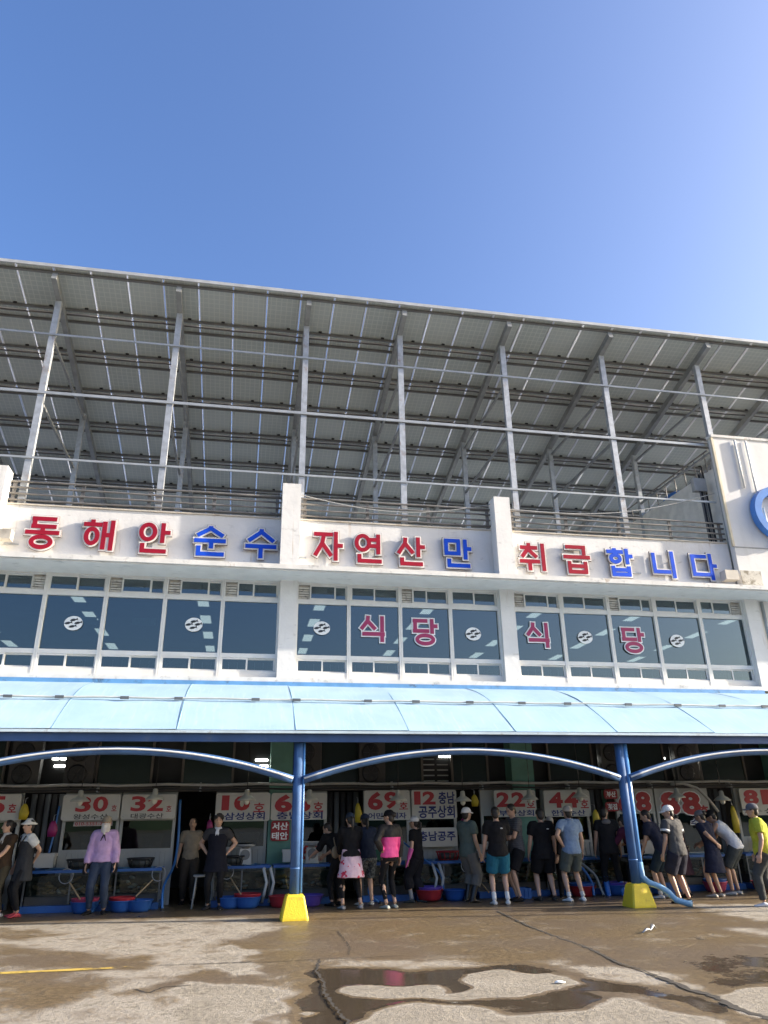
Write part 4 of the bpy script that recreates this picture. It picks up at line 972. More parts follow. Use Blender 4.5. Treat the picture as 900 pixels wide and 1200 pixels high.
# litter on the ground
r = root('foil_scrap', (5.75, 11.2, 0), 'small crumpled silver scrap on the wet concrete', 'litter')
bm = B(); rr = random.Random(3)
pts = [(-.16, -.1, .01), (-.05, -.04, .05), (.03, .0, .03), (.1, .06, .08), (.17, .1, .03)]
tube(bm, [(5.95+a, 11.3+b2, z) for a, b2, z in pts], [.01, .026, .016, .03, .008], 7, .5); obj('scrap', bm, M('silver_foil', (.35, .37, .4), .35, metal=.6), r)
for x, y, lb in ((3.3, 8.25, 'white foam crumb on the dry lower concrete'),):
    r = root('foam_crumb', (x, y, 0), lb, 'litter'); bm = B(); tube(bm, [(x-.05, y, .012), (x-.02, y+.01, .016), (x+.03, y-.005, .014), (x+.06, y+.01, .01)], [.01, .022, .02, .008], 7, .6); obj('crumb', bm, decal_white, r, True)
# loose cables slung between the pillars of the roof
for i, (a, b2, lb) in enumerate((((1.05, 16.8, 9.0), (6.1, 16.9, 9.1), 'thin cable slung between the two tall parapet pillars'), ((6.4, 16.8, 8.95), (12.7, 17.0, 9.9), 'thin cable slung from a parapet pillar to the tower wall'))):
    r = root('slack_cable', a, lb, 'cable'); a, b2 = Vector(a), Vector(b2)
    obj('wire', tube(B(), [a.lerp(b2, q/14)-Z_*(.35*sin(pi*q/14)) for q in range(15)], .012, 5), grey_pl, r)

# the lamp post right of the view whose thin shadow runs along the ground
r = root('lamp_post', (20.0, 11.25, 0), 'tall thin steel lamp post on the concrete lot', 'lamp post')
obj('pole', tube(B(), [(20.0, 11.25, 0), (20.0, 11.25, 5), (20.0, 11.25, 9.2)], [.07, .06, .045], 12), steel, r)
obj('foot', box(B(), 19.8, 20.2, 11.05, 11.45, 0, .03), steel, r)
obj('arm', tube(B(), [(20.0, 11.25, 9.1), (20.0, 10.7, 9.35), (20.0, 10.0, 9.4)], .03, 8), steel, r)
obj('lamp_head', box(B(), 19.88, 20.12, 9.5, 10.05, 9.36, 9.46), grey_pl, r)

# foam boxes, crates and hoses about the tanks
foam = M('white_foam', (.55, .56, .55), .8, var=.05, dirt=.3)
def foam_box(x, y, z, w, d, h, lb):
    r = root('foam_box', (x, y, z), lb, 'foam box')
    obj('base', box(B(), x-w/2, x+w/2, y-d/2, y+d/2, z, z+h), foam, r); obj('lid', box(B(), x-w/2-.015, x+w/2+.015, y-d/2-.015, y+d/2+.015, z+h+.002, z+h+.06), foam, r)
for a in ((-3.7, 17.25, .76, .36, .25, .2, 'white foam box on the tank end left of stall 30'), (5.2, 17.2, .76, .4, .26, .2, 'white foam box on the tank between stalls 12 and 22'), (9.3, 17.2, .76, .42, .26, .22, 'white foam box on the tank below the lone number 8'), (12.3, 17.2, .76, .4, .26, .22, 'white foam box on the tank before stall 81'), (1.15, 17.25, .76, .3, .22, .18, 'small white foam box on the tank before the green column')): foam_box(*a)
crm = M('crate_blue', (.03, .12, .38), .45); crg = M('crate_green', (.04, .18, .1), .45)
def crate(x, y, z, mt, lb):
    r = root('fish_crate', (x, y, z), lb, 'crate'); w, d, h = .46, .3, .2
    for q, (a, b2, c2, d2) in enumerate(((x-w/2, x+w/2, y-d/2, y-d/2+.02), (x-w/2, x+w/2, y+d/2-.02, y+d/2), (x-w/2, x-w/2+.02, y-d/2+.021, y+d/2-.021), (x+w/2-.02, x+w/2, y-d/2+.021, y+d/2-.021))): obj('side', box(B(), a, b2, c2, d2, z+.016, z+h), mt, r)
    obj('bottom', box(B(), x-w/2+.01, x+w/2-.01, y-d/2+.01, y+d/2-.01, z, z+.015), mt, r)
    for k in range(5): obj('rib', box(B(), x-w/2+.04+k*.09, x-w/2+.055+k*.09, y-d/2-.012, y-d/2-.001, z+.02, z+h-.02), mt, r)
for a in ((-4.95, 16.5, .005, crm, 'blue fish crate on the floor behind the woman in brown'), (5.85, 16.45, .005, crm, 'blue fish crate on the floor below the tank of stall 22'), (9.15, 16.4, .005, crm, 'blue fish crate on the floor below the outlined numbers'), (11.95, 16.4, .005, crg, 'green fish crate on the floor below the tank of stall 81'), (3.1, 17.15, .76, crg, 'green fish crate on the tank before stall 69'), (7.2, 17.15, .76, crm, 'blue fish crate on the tank before stall 44')): crate(*a)
def hose(pts, mt, rad, lb):
    r = root('water_hose', pts[0], lb, 'hose'); P = [Vector(p) for p in pts]; out = []
    for i in range(len(P)-1):
        a, b2, c2, d2 = P[max(i-1, 0)], P[i], P[i+1], P[min(i+2, len(P)-1)]
        for q in range(6):
            t_ = q/6; out.append(.5*((2*b2)+(c2-a)*t_+(2*a-5*b2+4*c2-d2)*t_*t_+(3*b2-a-3*c2+d2)*t_**3))
    out.append(P[-1]); obj('tubing', tube(B(), out, rad, 7), mt, r); obj('nozzle', tube(B(), [out[-1], out[-1]+(out[-1]-out[-2]).normalized()*.07], rad*1.4, 7), black_pl, r)
hb = M('hose_blue', (.03, .14, .4), .4); hg = M('hose_grey', (.25, .27, .28), .45)
hose([(2.5, 16.9, 1.25), (2.6, 16.6, .95), (2.75, 16.5, .55), (2.7, 16.45, .2), (2.9, 16.4, .03)], hb, .022, 'blue water hose hanging between the floral apron and the pink jacket')
hose([(3.6, 17.3, 1.1), (3.9, 16.8, .8), (4.25, 16.7, .5), (4.3, 16.6, .1)], hb, .02, 'blue water hose draped over the tank of stall 12')
hose([(7.2, 16.7, .75), (7.35, 16.5, .62), (7.55, 16.35, .4), (7.62, 16.3, .15), (7.65, 16.25, .03)], hg, .025, 'grey water hose curving down beside the blue boots')
hose([(7.0, 16.7, .7), (7.25, 16.45, .6), (7.42, 16.3, .3), (7.4, 16.2, .03)], hb, .025, 'blue water hose curving down behind the blue polo shirt')
hose([(-3.62, 17.45, 1.9), (-3.66, 17.4, 1.2), (-3.72, 17.3, .8), (-3.85, 17.1, .75)], hb, .02, 'blue water hose hanging down the door post left of stall 30')
hose([(-1.2, 17.45, 2.0), (-1.17, 17.4, 1.2), (-1.2, 17.2, .75), (-1.32, 16.7, .4), (-1.3, 16.5, .03)], hb, .025, 'blue water hose hanging down the door post right of stall 32')
# ------------------------------------------------------------------ people
cloud = bpy.data.textures.new('cloth_folds', 'CLOUDS'); cloud.noise_scale = .11; cloud.noise_depth = 2
def skin_m(k):
    return M('skin_%d' % k, [(.5, .31, .22), (.42, .25, .17), (.56, .37, .27)][k], .5, var=.06, local=True)
CL = {}
def cloth(col, name=None):
    key = tuple(col)
    if key not in CL:
        CL[key] = M('cloth_%d' % len(CL), tuple(col), .85, var=.07, vscale=10, bump=.25, bscale=160, spec=.2, local=True)
    return CL[key]
def solidify_voxel(o, vox, smooth=3, disp=0):
    md = o.modifiers.new('join', 'REMESH'); md.mode = 'VOXEL'; md.voxel_size = vox; md.use_smooth_shade = True
    if smooth:
        md = o.modifiers.new('soften', 'SMOOTH'); md.factor = .5; md.iterations = smooth
    if disp:
        md = o.modifiers.new('folds', 'DISPLACE'); md.texture = cloud; md.strength = disp; md.mid_level = .5; md.texture_coords = 'LOCAL'
def ik(a, b, l1, l2, pole):
    a, b = Vector(a), Vector(b); d = b-a; L = min(d.length, (l1+l2)*.998)
    dn = d.normalized(); b = a+dn*L
    x = (l1*l1-l2*l2+L*L)/(2*L); h = sqrt(max(l1*l1-x*x, 0))
    p = Vector(pole); p = (p-dn*p.dot(dn)); p = p.normalized() if p.length > 1e-4 else Vector((0, 1, 0))
    return a+dn*x+p*h, b

class Person:
    """local axes: x to the person's right, y forward, z up; feet at z = 0"""
    def __init__(s, label, loc, face, H=1.68, lean=0, side=0, fat=1.0, head=(0, 0), arms=('down', 'down'), feet=((.1, 0), (-.1, 0)), skin=0, toe=8):
        s.k = H/1.70; s.lean = radians(lean); s.side = radians(side); s.fat = fat; s.skin = skin_m(skin)
        s.root = empty('person', (loc[0], loc[1], 0), radians(face), label, 'person', 'people at the fish stalls')
        s.hip_z = .905; s.P = Vector((0, -.25*sin(s.lean), s.hip_z-.02*(1-cos(s.lean))))
        s.feet = feet; s.toe = toe
        # joints
        s.sh = {}; s.el = {}; s.wr = {}; s.hp = {}; s.kn = {}; s.an = {}
        for i, sg in enumerate((1, -1)):
            s.sh[sg] = s.T((sg*.178*s.fat**.5, 0, 1.385))
            mode = arms[i]; hand = mode if isinstance(mode, tuple) else None
            dirn = None
            if mode == 'down': tgt = s.sh[sg]+Vector((sg*.09, .07, -.515)); pole = (sg*.3, -1, 0)
            elif mode == 'hip': tgt = Vector((sg*.19*s.fat, -.03, 1.0)); pole = (sg*1, -.55, .0)
            elif mode == 'back': tgt = s.T((sg*.04, -.18, 1.0)); pole = (sg*1, -.6, 0)
            elif mode == 'fold': tgt = s.T((-sg*.06, .2, 1.13)); pole = (sg*1, -.1, -.6)
            elif mode == 'work': tgt = s.T((sg*.13, .36, 1.0)); pole = (sg*.6, -.5, -.8)
            elif mode == 'reach': tgt = s.sh[sg]+Vector((sg*.02, .38, -.34)); pole = (sg*.4, -.5, -.8)
            elif mode == 'swing': tgt = s.sh[sg]+Vector((sg*.08, .24, -.46)); pole = (sg*.3, -1, 0)
            else: tgt = Vector(hand); pole = (sg*.8, -.7, -.1)
            s.el[sg], s.wr[sg] = ik(s.sh[sg], tgt, .285, .25, pole)
            s.hp[sg] = s.P+Vector((sg*.088*s.fat**.4, 0, -.02))
            fx, fy = feet[i]
            s.kn[sg], s.an[sg] = ik(s.hp[sg], (fx, fy-.02, .085), .43, .425, (sg*.12, 1, 0))
        s.nb = s.T((0, -.01, 1.44)); s.hc = s.T((0, .02, 1.6)) + Vector((0, -.05*sin(s.lean), .02*sin(s.lean)))
        yaw, pit = head
        s.HR = Matrix.Rotation(radians(yaw), 3, 'Z') @ Matrix.Rotation(-(s.lean*.55+radians(pit)), 3, 'X')
        s.arms = arms
        s.body()
    def T(s, p, w=1.0):
        p = Vector(p); q = p-Vector((0, 0, s.hip_z))
        R = Matrix.Rotation(s.side*w, 3, 'Y') @ Matrix.Rotation(-s.lean*w, 3, 'X')
        return s.P+R @ q
    def TR(s, w=1.0):
        return Matrix.Rotation(s.side*w, 3, 'Y') @ Matrix.Rotation(-s.lean*w, 3, 'X')
    TORSO = [(.80, .145, .1, .3), (.88, .165, .115, .3), (.96, .16, .115, .4), (1.06, .138, .1, .6), (1.16, .145, .105, .8), (1.27, .162, .115, 1), (1.35, .165, .105, 1), (1.405, .135, .085, 1), (1.44, .075, .065, 1), (1.47, .055, .058, 1)]
    def torso(s, bm, z0, z1, g, gd=None, flare=0):
        gd = g if gd is None else gd
        rings = []
        def at(z):
            tr = s.TORSO
            for a, b in zip(tr, tr[1:]):
                if a[0] <= z <= b[0]:
                    t = (z-a[0])/(b[0]-a[0]); return [a[i]+(b[i]-a[i])*t for i in range(4)]
            return list(tr[0] if z < tr[0][0] else tr[-1])
        zs = [z0]+[t[0] for t in s.TORSO if z0+.01 < t[0] < z1-.01]+[z1]
        for z in zs:
            _, w, d, k = at(z); R = s.TR(k)
            f = s.fat if z < 1.4 else s.fat**.3
            fl = flare*max(0, (1.1-z))
            rings.append((s.T((0, -.01 if z > 1.2 else 0, z), k), R @ X_, R @ Y_, w*f**.6+g+fl, d*f+gd+fl))
        ringloft(bm, rings, 18)
    def mk(s, name, bm, mat, vox=.015, smooth=3, disp=0, parent=None):
        o = obj(name, bm, mat, parent or s.root, True)
        if vox: solidify_voxel(o, vox, smooth, disp)
        return o
    def arm(s, bm, sg, t0, t1, g, n=10):
        """tube along the arm between fractions of its length (0 shoulder, 1 elbow, 2 wrist)"""
        base_ = [(0, .06), (.15, .056), (.5, .046), (1, .04), (1.3, .04), (1.7, .032), (2, .026)]
        A, E, Wp = s.sh[sg], s.el[sg], s.wr[sg]
        def at(t): return A.lerp(E, t) if t <= 1 else E.lerp(Wp, t-1)
        def rad(t):
            for a, b in zip(base_, base_[1:]):
                if a[0] <= t <= b[0]: return a[1]+(b[1]-a[1])*(t-a[0])/(b[0]-a[0])
            return base_[-1][1]
        ts = [t0]+[t for t in (.15, .5, .92, 1.0, 1.08, 1.3, 1.7) if t0 < t < t1]+[t1]
        pts = [at(t) for t in ts]; rs = [rad(t)*s.fat**.5+g for t in ts]
        if t0 == 0:
            c = s.T((sg*.09, -.005, 1.385)); pts = [c]+pts; rs = [rs[0]*1.05]+rs
        tube(bm, pts, rs, n)
    def leg(s, bm, sg, t0, t1, g, g1=None, n=12):
        g1 = g if g1 is None else g1
        base_ = [(0, .092), (.25, .083), (.6, .065), (1, .052), (1.3, .055), (1.7, .038), (2, .035)]
        A, E, Wp = s.hp[sg], s.kn[sg], s.an[sg]
        def at(t): return A.lerp(E, t) if t <= 1 else E.lerp(Wp, t-1)
        def rad(t):
            for a, b in zip(base_, base_[1:]):
                if a[0] <= t <= b[0]: return a[1]+(b[1]-a[1])*(t-a[0])/(b[0]-a[0])
            return base_[-1][1]
        ts = [t0]+[t for t in (.25, .6, .93, 1.0, 1.07, 1.3, 1.7) if t0 < t < t1]+[t1]
        tube(bm, [at(t) for t in ts], [rad(t)*s.fat**.5+g+(g1-g)*(t-t0)/(t1-t0) for t in ts], n)
    def foot_dir(s, sg):
        a = radians(-sg*s.toe); return Vector((-sin(a), cos(a), 0))
    def foot(s, bm, sg, g, zs=0.0, top=.0):
        a = s.an[sg]; d = s.foot_dir(sg); r = Vector((d.y, -d.x, 0)); c = Vector((a.x, a.y, 0))
        prof = [(-.075, .02, .03), (-.06, .033, .05), (0, .036, .062+top), (.06, .042, .047), (.12, .047, .032), (.165, .042, .024), (.185, .02, .015)]
        ringloft(bm, [(c+d*y+Z_*(h*.5+g*.5+zs), r, Z_, w+g, h*.5+g*.5) for y, w, h in prof], 12)
    def body(s):
        bm = B(); s.torso(bm, .80, 1.47, 0)
        # neck and head
        R = s.HR
        tube(bm, [s.T((0, -.01, 1.4)), s.nb.lerp(s.hc, .3), s.hc-R @ Vector((0, .02, .05))], [.06, .052, .05], 12)
        for sg in (1, -1):
            s.arm(bm, sg, 0, 2, 0); s.leg(bm, sg, 0, 2, 0); s.foot(bm, sg, 0, .004)
            tube(bm, [s.P+Vector((sg*.06, 0, .05)), s.hp[sg]], [.1, .092], 12)
        hd = [(-.118, .022, .03, .035), (-.105, .042, .05, .026), (-.07, .06, .075, .014), (-.02, .07, .09, .004), (.03, .075, .097, 0), (.07, .07, .09, -.004), (.1, .05, .066, -.006), (.115, .022, .03, -.006)]
        ringloft(bm, [(s.hc+R @ Vector((0, y, z)), R @ X_, R @ Y_, w, d) for z, w, d, y in hd], 16)
        tube(bm, [s.hc+R @ Vector((0, .09, .02)), s.hc+R @ Vector((0, .112, -.03)), s.hc+R @ Vector((0, .09, -.035))], [.008, .016, .01], 8)
        for sg in (1, -1): ellipsoid(bm, s.hc+R @ Vector((sg*.077, -.005, -.005)), .011, .024, .033, R, 8, 6)
        # palms are part of the body, fingers are rooted in them
        for sg in (1, -1):
            d = (s.wr[sg]-s.el[sg]).normalized()
            inward = Vector((-sg, 0, 0)) if s.arms[0 if sg == 1 else 1] in ('down', 'swing') else (s.T((0, .05, 1.05))-s.wr[sg])
            inward = (inward-d*inward.dot(d)).normalized(); wd = d.cross(inward).normalized()
            if wd.y*1 < 0: wd = -wd          # thumb side to the front
            w = s.wr[sg]
            ringloft(bm, [(w-d*.02, wd, inward, .026, .02), (w+d*.02, wd, inward, .032, .018), (w+d*.06, wd, inward, .042, .018), (w+d*.09, wd, inward, .041, .014)], 12)
            for q, (off, L) in enumerate(((.03, .07), (.01, .078), (-.011, .073), (-.03, .057))):
                p0 = w+d*.075+wd*off; p1 = w+d*(.09+L*.4)+wd*off*1.1+inward*.008; p2 = w+d*(.09+L*.75)+wd*off*1.15+inward*.026; p3 = w+d*(.09+L*.9)+wd*off*1.15+inward*.045
                tube(bm, [p0, p1, p2, p3], [.0105, .0095, .009, .007], 8)
            tube(bm, [w+d*.02+wd*.02, w+d*.055+wd*.05+inward*.01, w+d*.085+wd*.056+inward*.022], [.014, .011, .008], 8)
        o = s.mk('body', bm, s.skin, .0105, 1)
        s.bodyo = o; s.root.scale = (s.k, s.k, s.k)
        # eyes, brows and mouth
        em = B()
        for sg in (1, -1): ellipsoid(em, s.hc+R @ Vector((sg*.03, .089, .012)), .012, .006, .005, R, 8, 5)
        for sg in (1, -1): tube(em, [s.hc+R @ Vector((sg*.014, .097, .034)), s.hc+R @ Vector((sg*.046, .088, .034))], .004, 5)
        s.mk('eyes', em, M('eye_dark', (.03, .022, .02), .4), None, parent=o)
        mm = B(); tube(mm, [s.hc+R @ Vector((-.022, .083, -.062)), s.hc+R @ Vector((0, .089, -.061)), s.hc+R @ Vector((.022, .083, -.062))], .0055, 6)
        s.mk('mouth', mm, M('lip', (.32, .12, .1), .5), None, parent=o)
    # ---- clothing
    def top(s, col, hem=.86, sleeve=.55, loose=.02, mat=None, disp=.03, long=False):
        bm = B(); s.torso(bm, hem, 1.455, loose, loose, .03)
        for sg in (1, -1):
            if sleeve > 0: s.arm(bm, sg, 0, sleeve, loose*1.0+.006)
        return s.mk('top', bm, mat or cloth(col), .014, 3, disp)
    def vest(s, col, hem=.7, loose=.035, z1=1.40):
        bm = B(); s.torso(bm, max(hem, .80), z1, loose, loose, .02)
        if hem < .8:
            ringloft(bm, [(Vector((s.P.x, s.P.y, z)), X_, Y_, w, d) for z, w, d in ((hem, .24*s.fat, .18*s.fat), (.8, .21*s.fat, .16*s.fat), (.95, .19*s.fat, .145*s.fat))], 18)
        return s.mk('apron', bm, cloth(col), .014, 3, .02)
    def pants(s, col, length=1.92, loose=.014, end=None, waist=1.02, mat=None):
        bm = B(); s.torso(bm, .80, waist, min(loose*.8+.006, .009), min(loose*.8+.006, .009))
        for sg in (1, -1):
            s.leg(bm, sg, 0, length, loose, loose if end is None else end)
            tube(bm, [s.P+Vector((sg*.05, 0, .04)), s.hp[sg]], [.1, .09*s.fat**.5+loose*.5], 12)
        return s.mk('trousers' if length > 1.3 else 'shorts', bm, mat or cloth(col), .014, 3, .02)
    def skirt(s, mat, z0=.52, z1=1.05, r0=.27, r1=.165, d0=.2, name='skirt'):
        bm = B(); ringloft(bm, [(Vector((s.P.x, s.P.y+.01, z0+(z1-z0)*t)), X_, Y_, (r0+(r1-r0)*t**.8)*s.fat**.5, (d0+(.13-d0)*t**.8)*s.fat**.5) for t in (0, .03, .25, .5, .75, 1)], 22)
        return s.mk(name, bm, mat, .014, 2, .03)
    def shoes(s, col, kind='shoe'):
        for sg in (1, -1):
            bm = B()
            if kind == 'boot':
                s.foot(bm, sg, .014); tube(bm, [s.an[sg]+Vector((0, 0, -.02)), s.an[sg].lerp(s.kn[sg], .35), s.an[sg].lerp(s.kn[sg], .72)], [.055, .06, .068], 12)
                s.mk('rubber_boot', bm, M('rubber_%02x%02x%02x' % tuple(int(c*255) for c in col), col, .3), .013, 2)
            else:
                s.foot(bm, sg, .012, -.001, .012 if kind == 'shoe' else 0)
                o = s.mk(kind, bm, cloth(col), .012, 2)
    def socks(s, col, t=1.6):
        for sg in (1, -1):
            bm = B(); s.leg(bm, sg, t, 2, .008); s.foot(bm, sg, .005, .003); s.mk('sock', bm, cloth(col), .012, 2)
    def hair(s, col=(.018, .014, .012), kind='short'):
        R = s.HR; h = lambda x, y, z: s.hc+R @ Vector((x, y, z)); bm = B()
        ellipsoid(bm, h(0, -.018, .035), .087, .104, .092, R, 16, 10)
        ellipsoid(bm, h(0, -.05, -.025), .076, .062, .085, R, 14, 8)
        if kind == 'perm':
            rr = random.Random(len(s.root.name))
            for q in range(26):
                a = rr.uniform(0, 2*pi); e = rr.uniform(.1, 1.4); ellipsoid(bm, h(.085*cos(a)*cos(e), -.015+.1*sin(a)*cos(e) if sin(a) < .6 else .07, .04+.085*sin(e)), .03, .03, .03, R, 8, 6)
        if kind == 'pony':
            tube(bm, [h(0, -.11, .02), h(0, -.16, -.02), h(0, -.15, -.14), h(0, -.13, -.24)], [.02, .032, .03, .008], 10)
        if kind == 'bun': ellipsoid(bm, h(0, -.12, .03), .05, .045, .05, R, 12, 8)
        return s.mk('hair', bm, M('hair_dark' if col[0] < .05 else 'hair_grey', col, .5, var=.3, vscale=30, local=True), .011, 1, .012)
    def cap(s, col, visor=True, yaw=0, col2=None):
        R = s.HR @ Matrix.Rotation(radians(yaw), 3, 'Z'); h = lambda x, y, z: s.hc+R @ Vector((x, y, z)); bm = B()
        ringloft(bm, [(h(0, -.012, z), R @ X_, R @ Y_, w, d) for z, w, d in ((.02, .092, .112), (.05, .092, .112), (.085, .083, .1), (.115, .062, .076), (.132, .03, .036))], 20)
        o = s.mk('cap', bm, cloth(col), None)
        if visor:
            vm = B(); top = []; n = 10
            for dz in (.0, .008):
                inner = []; outer = []
                for k in range(n+1):
                    a = pi*(.14+.72*k/n); inner.append(vm.verts.new(h(.088*cos(a), -.012+.108*sin(a), .03+dz)))
                    outer.append(vm.verts.new(h(.092*cos(a)*1.02, -.012+.112*sin(a)+.075*sin(a)**1.2, .018+dz-.01*abs(cos(a)))))
                top.append((inner, outer))
            (i0, o0), (i1, o1) = top
            for k in range(n):
                vm.faces.new((i0[k], o0[k], o0[k+1], i0[k+1])); vm.faces.new((i1[k], i1[k+1], o1[k+1], o1[k])); vm.faces.new((o0[k], o1[k], o1[k+1], o0[k+1]))
            s.mk('visor', vm, cloth(col2 or col), None, parent=o)
        return o
    def neckcloth(s, col, face=False):
        R = s.HR; bm = B()
        if face:
            ringloft(bm, [(s.hc+R @ Vector((0, .01, z)), R @ X_, R @ Y_, w, d) for z, w, d in ((-.17, .09, .1), (-.1, .085, .105), (-.03, .082, .108), (.0, .082, .104))], 16)
            tube(bm, [s.hc+R @ Vector((0, .1, -.1)), s.hc+R @ Vector((.0, .13, -.16)), s.hc+R @ Vector((-.01, .12, -.22))], [.06, .04, .01], 10, .5)
        else:
            ringloft(bm, [(s.nb+Vector((0, .005, z)), X_, Y_, w, d) for z, w, d in ((-.03, .085, .09), (.02, .075, .08), (.05, .065, .07))], 16)
            for sx in (-.02, .025): tube(bm, [s.nb+Vector((sx*.5, .085, 0)), s.nb+Vector((sx, .13, -.07)), s.nb+Vector((sx*1.4, .14, -.17))], [.02, .024, .012], 8, .5)
        return s.mk('scarf', bm, cloth(col), .012, 2, .012)
    def logo(s, col=(.7, .7, .7), back=True, x=.07, z=1.33):
        sg = -1 if back else 1; R = s.TR(1); c = s.T((x, sg*(.115*s.fat+.028), z)); bm = B()
        ringloft(bm, [(c+R @ Vector((0, -.012, 0)), R @ X_, R @ Z_, .026, .011), (c+R @ Vector((0, .012, 0)), R @ X_, R @ Z_, .026, .011)], 12)
        s.mk('logo_print', bm, cloth(col), None)
    def bag(s, col, sg=1):
        bm = B(); c = s.T((sg*.2, -.12, .95)); ellipsoid(bm, c, .1, .06, .12, None, 12, 8)
        tube(bm, [c+Z_*.1, s.T((sg*.1, -.14, 1.25)), s.T((-sg*.1, -.06, 1.45)), s.T((-sg*.09, .1, 1.38))], .012, 6, 1)
        s.mk('shoulder_bag', bm, cloth(col), None)

BK = (.012, .012, .014); NAVY = (.018, .022, .045)
# floral print of the apron
m, t, b = base('floral_print'); co = N(t, 'ShaderNodeTexCoord').outputs['Object']
def vor(scale, feat='F1'):
    n = N(t, 'ShaderNodeTexVoronoi'); n.feature = feat; n.inputs['Scale'].default_value = scale
    w_ = N(t, 'ShaderNodeVectorMath', operation='ADD'); nn = N(t, 'ShaderNodeTexNoise'); nn.inputs['Scale'].default_value = 9; t.links.new(co, nn.inputs['Vector'])
    sc_ = N(t, 'ShaderNodeVectorMath', operation='SCALE'); sc_.inputs[3].default_value = .12; t.links.new(nn.outputs['Color'], sc_.inputs[0])
    t.links.new(co, w_.inputs[0]); t.links.new(sc_.outputs[0], w_.inputs[1]); t.links.new(w_.outputs[0], n.inputs['Vector']); return n
v1, v2 = vor(7.5), vor(20)
petal = ramp(t, math_node(t, 'ADD', v1.outputs['Distance'], math_node(t, 'MULTIPLY', v2.outputs['Distance'], .35)), .56, .48)
c = mixc(t, petal, (.62, .46, .56), (.5, .02, .07)); c = mixc(t, ramp(t, v1.outputs['Distance'], .16, .08), c, (.75, .5, .45)); c = mixc(t, ramp(t, vor(26).outputs['Distance'], .2, .12), c, (.7, .25, .35))
t.links.new(c, b.inputs['Base Color']); b.inputs['Roughness'].default_value = .8; floral = m
m, t, b = base('stripe_tee'); co = N(t, 'ShaderNodeTexCoord').outputs['Object']; sp = N(t, 'ShaderNodeSeparateXYZ'); t.links.new(co, sp.inputs[0])
f = math_node(t, 'GREATER_THAN', math_node(t, 'FRACT', math_node(t, 'MULTIPLY', sp.outputs[2], 28)), .6); t.links.new(mixc(t, f, (.05, .052, .058), (.1, .1, .11)), b.inputs['Base Color']); b.inputs['Roughness'].default_value = .85; stripe = m
m, t, b = base('camo_print'); co = N(t, 'ShaderNodeTexCoord').outputs['Object']; t.links.new(mixc(t, ramp(t, noise(t, 22, 3, coord=co), .45, .55), (.03, .04, .05), (.13, .15, .16)), b.inputs['Base Color']); b.inputs['Roughness'].default_value = .85; camo = m
m, t, b = base('colour_block'); co = N(t, 'ShaderNodeTexCoord').outputs['Object']; sp = N(t, 'ShaderNodeSeparateXYZ'); t.links.new(co, sp.inputs[0])
f = math_node(t, 'MULTIPLY', math_node(t, 'LESS_THAN', sp.outputs[2], 1.235), math_node(t, 'LESS_THAN', math_node(t, 'ABSOLUTE', sp.outputs[0]), .205)); t.links.new(mixc(t, f, BK, (.9, .09, .34)), b.inputs['Base Color']); b.inputs['Roughness'].default_value = .7; block = m

# face: 0 away from the camera, 90 to the left, 180 to the camera, -90 to the right
p = Person('woman in a brown shirt with a white collar at the edge of the stalls', (-4.25, 16.35), 150, 1.62, head=(-30, 0), arms=('down', 'work'))
p.top((.055, .035, .022), .8, .6); p.pants((.06, .052, .035)); p.shoes((.6, .6, .6)); p.hair(kind='bun'); p.neckcloth((.5, .48, .45))
p = Person('woman in white shirt, folded white hat and charcoal apron', (-3.86, 16.3), 125, 1.62, arms=('down', 'back'), feet=((.13, .0), (-.1, .05)))
p.top((.6, .62, .62), .88, .6, .024); p.vest((.035, .037, .042), .62, .032, 1.33); p.pants((.014, .014, .016)); p.shoes((.4, .06, .08), 'slipper'); p.hair()
R = p.HR; hm = B(); h = lambda x, y, z: p.hc+R @ Vector((x, y, z))
ringloft(hm, [(h(0, 0, .03), R @ X_, R @ Y_, .095, .15), (h(0, 0, .045), R @ X_, R @ Y_, .095, .165), (h(0, 0, .075), R @ X_, R @ Y_, .085, .11), (h(0, 0, .15), R @ X_, R @ Y_, .012, .05)], 18)
p.mk('folded_hat', hm, cloth((.7, .7, .68)), None)
sb = B()
for sg in (1, -1): tube(sb, [p.T((sg*.07, .135, 1.32)), p.T((sg*.1, .09, 1.42)), p.T((sg*.1, -.08, 1.42)), p.T((-sg*.1, -.13, 1.15))], .014, 6)
p.mk('apron_strap', sb, cloth((.035, .037, .042)), None)
p = Person('woman in lavender sweatshirt with beige hat and white face scarf', (-2.46, 16.25), 176, 1.66, arms=('down', 'down'), feet=((.15, 0), (-.13, .03)), toe=20)
p.top((.5, .34, .57), .9, 1.95, .034, disp=.035); p.pants((.035, .05, .085), 1.93, .03, .022); p.shoes(BK); p.hair(); p.neckcloth((.6, .58, .56), True)
p.cap((.36, .3, .22), True)
R = p.HR; tb = B()
for sx in (-.03, .03): tube(tb, [p.nb+Vector((0, .11, -.03)), p.nb+Vector((sx*.7, .14, -.09)), p.nb+Vector((sx*1.6, .145, -.16))], [.014, .012, .006], 6)
p.mk('scarf_tie', tb, cloth(BK), None)
for sg in (1, -1):
    g = B(); d = (p.wr[sg]-p.el[sg]).normalized(); tube(g, [p.wr[sg]-d*.06, p.wr[sg]+d*.03, p.wr[sg]+d*.11, p.wr[sg]+d*.18], [.04, .045, .052, .03], 10, .6)
    p.mk('glove', g, cloth(BK), .011, 2)
p = Person('woman in tan top and dark trousers standing in the dark doorway', (-.9, 17.55), 178, 1.62, arms=('down', 'back'))
p.top((.26, .22, .17), .88, .6, .022); p.pants((.05, .042, .036), 1.9, .03, .03); p.shoes(BK); p.hair()
p = Person('woman with white neck scarf and long black apron, hands on hips', (-.34, 16.4), 172, 1.67, arms=('hip', 'hip'), fat=1.06, feet=((.12, 0), (-.12, .02)), toe=18, head=(8, 0))
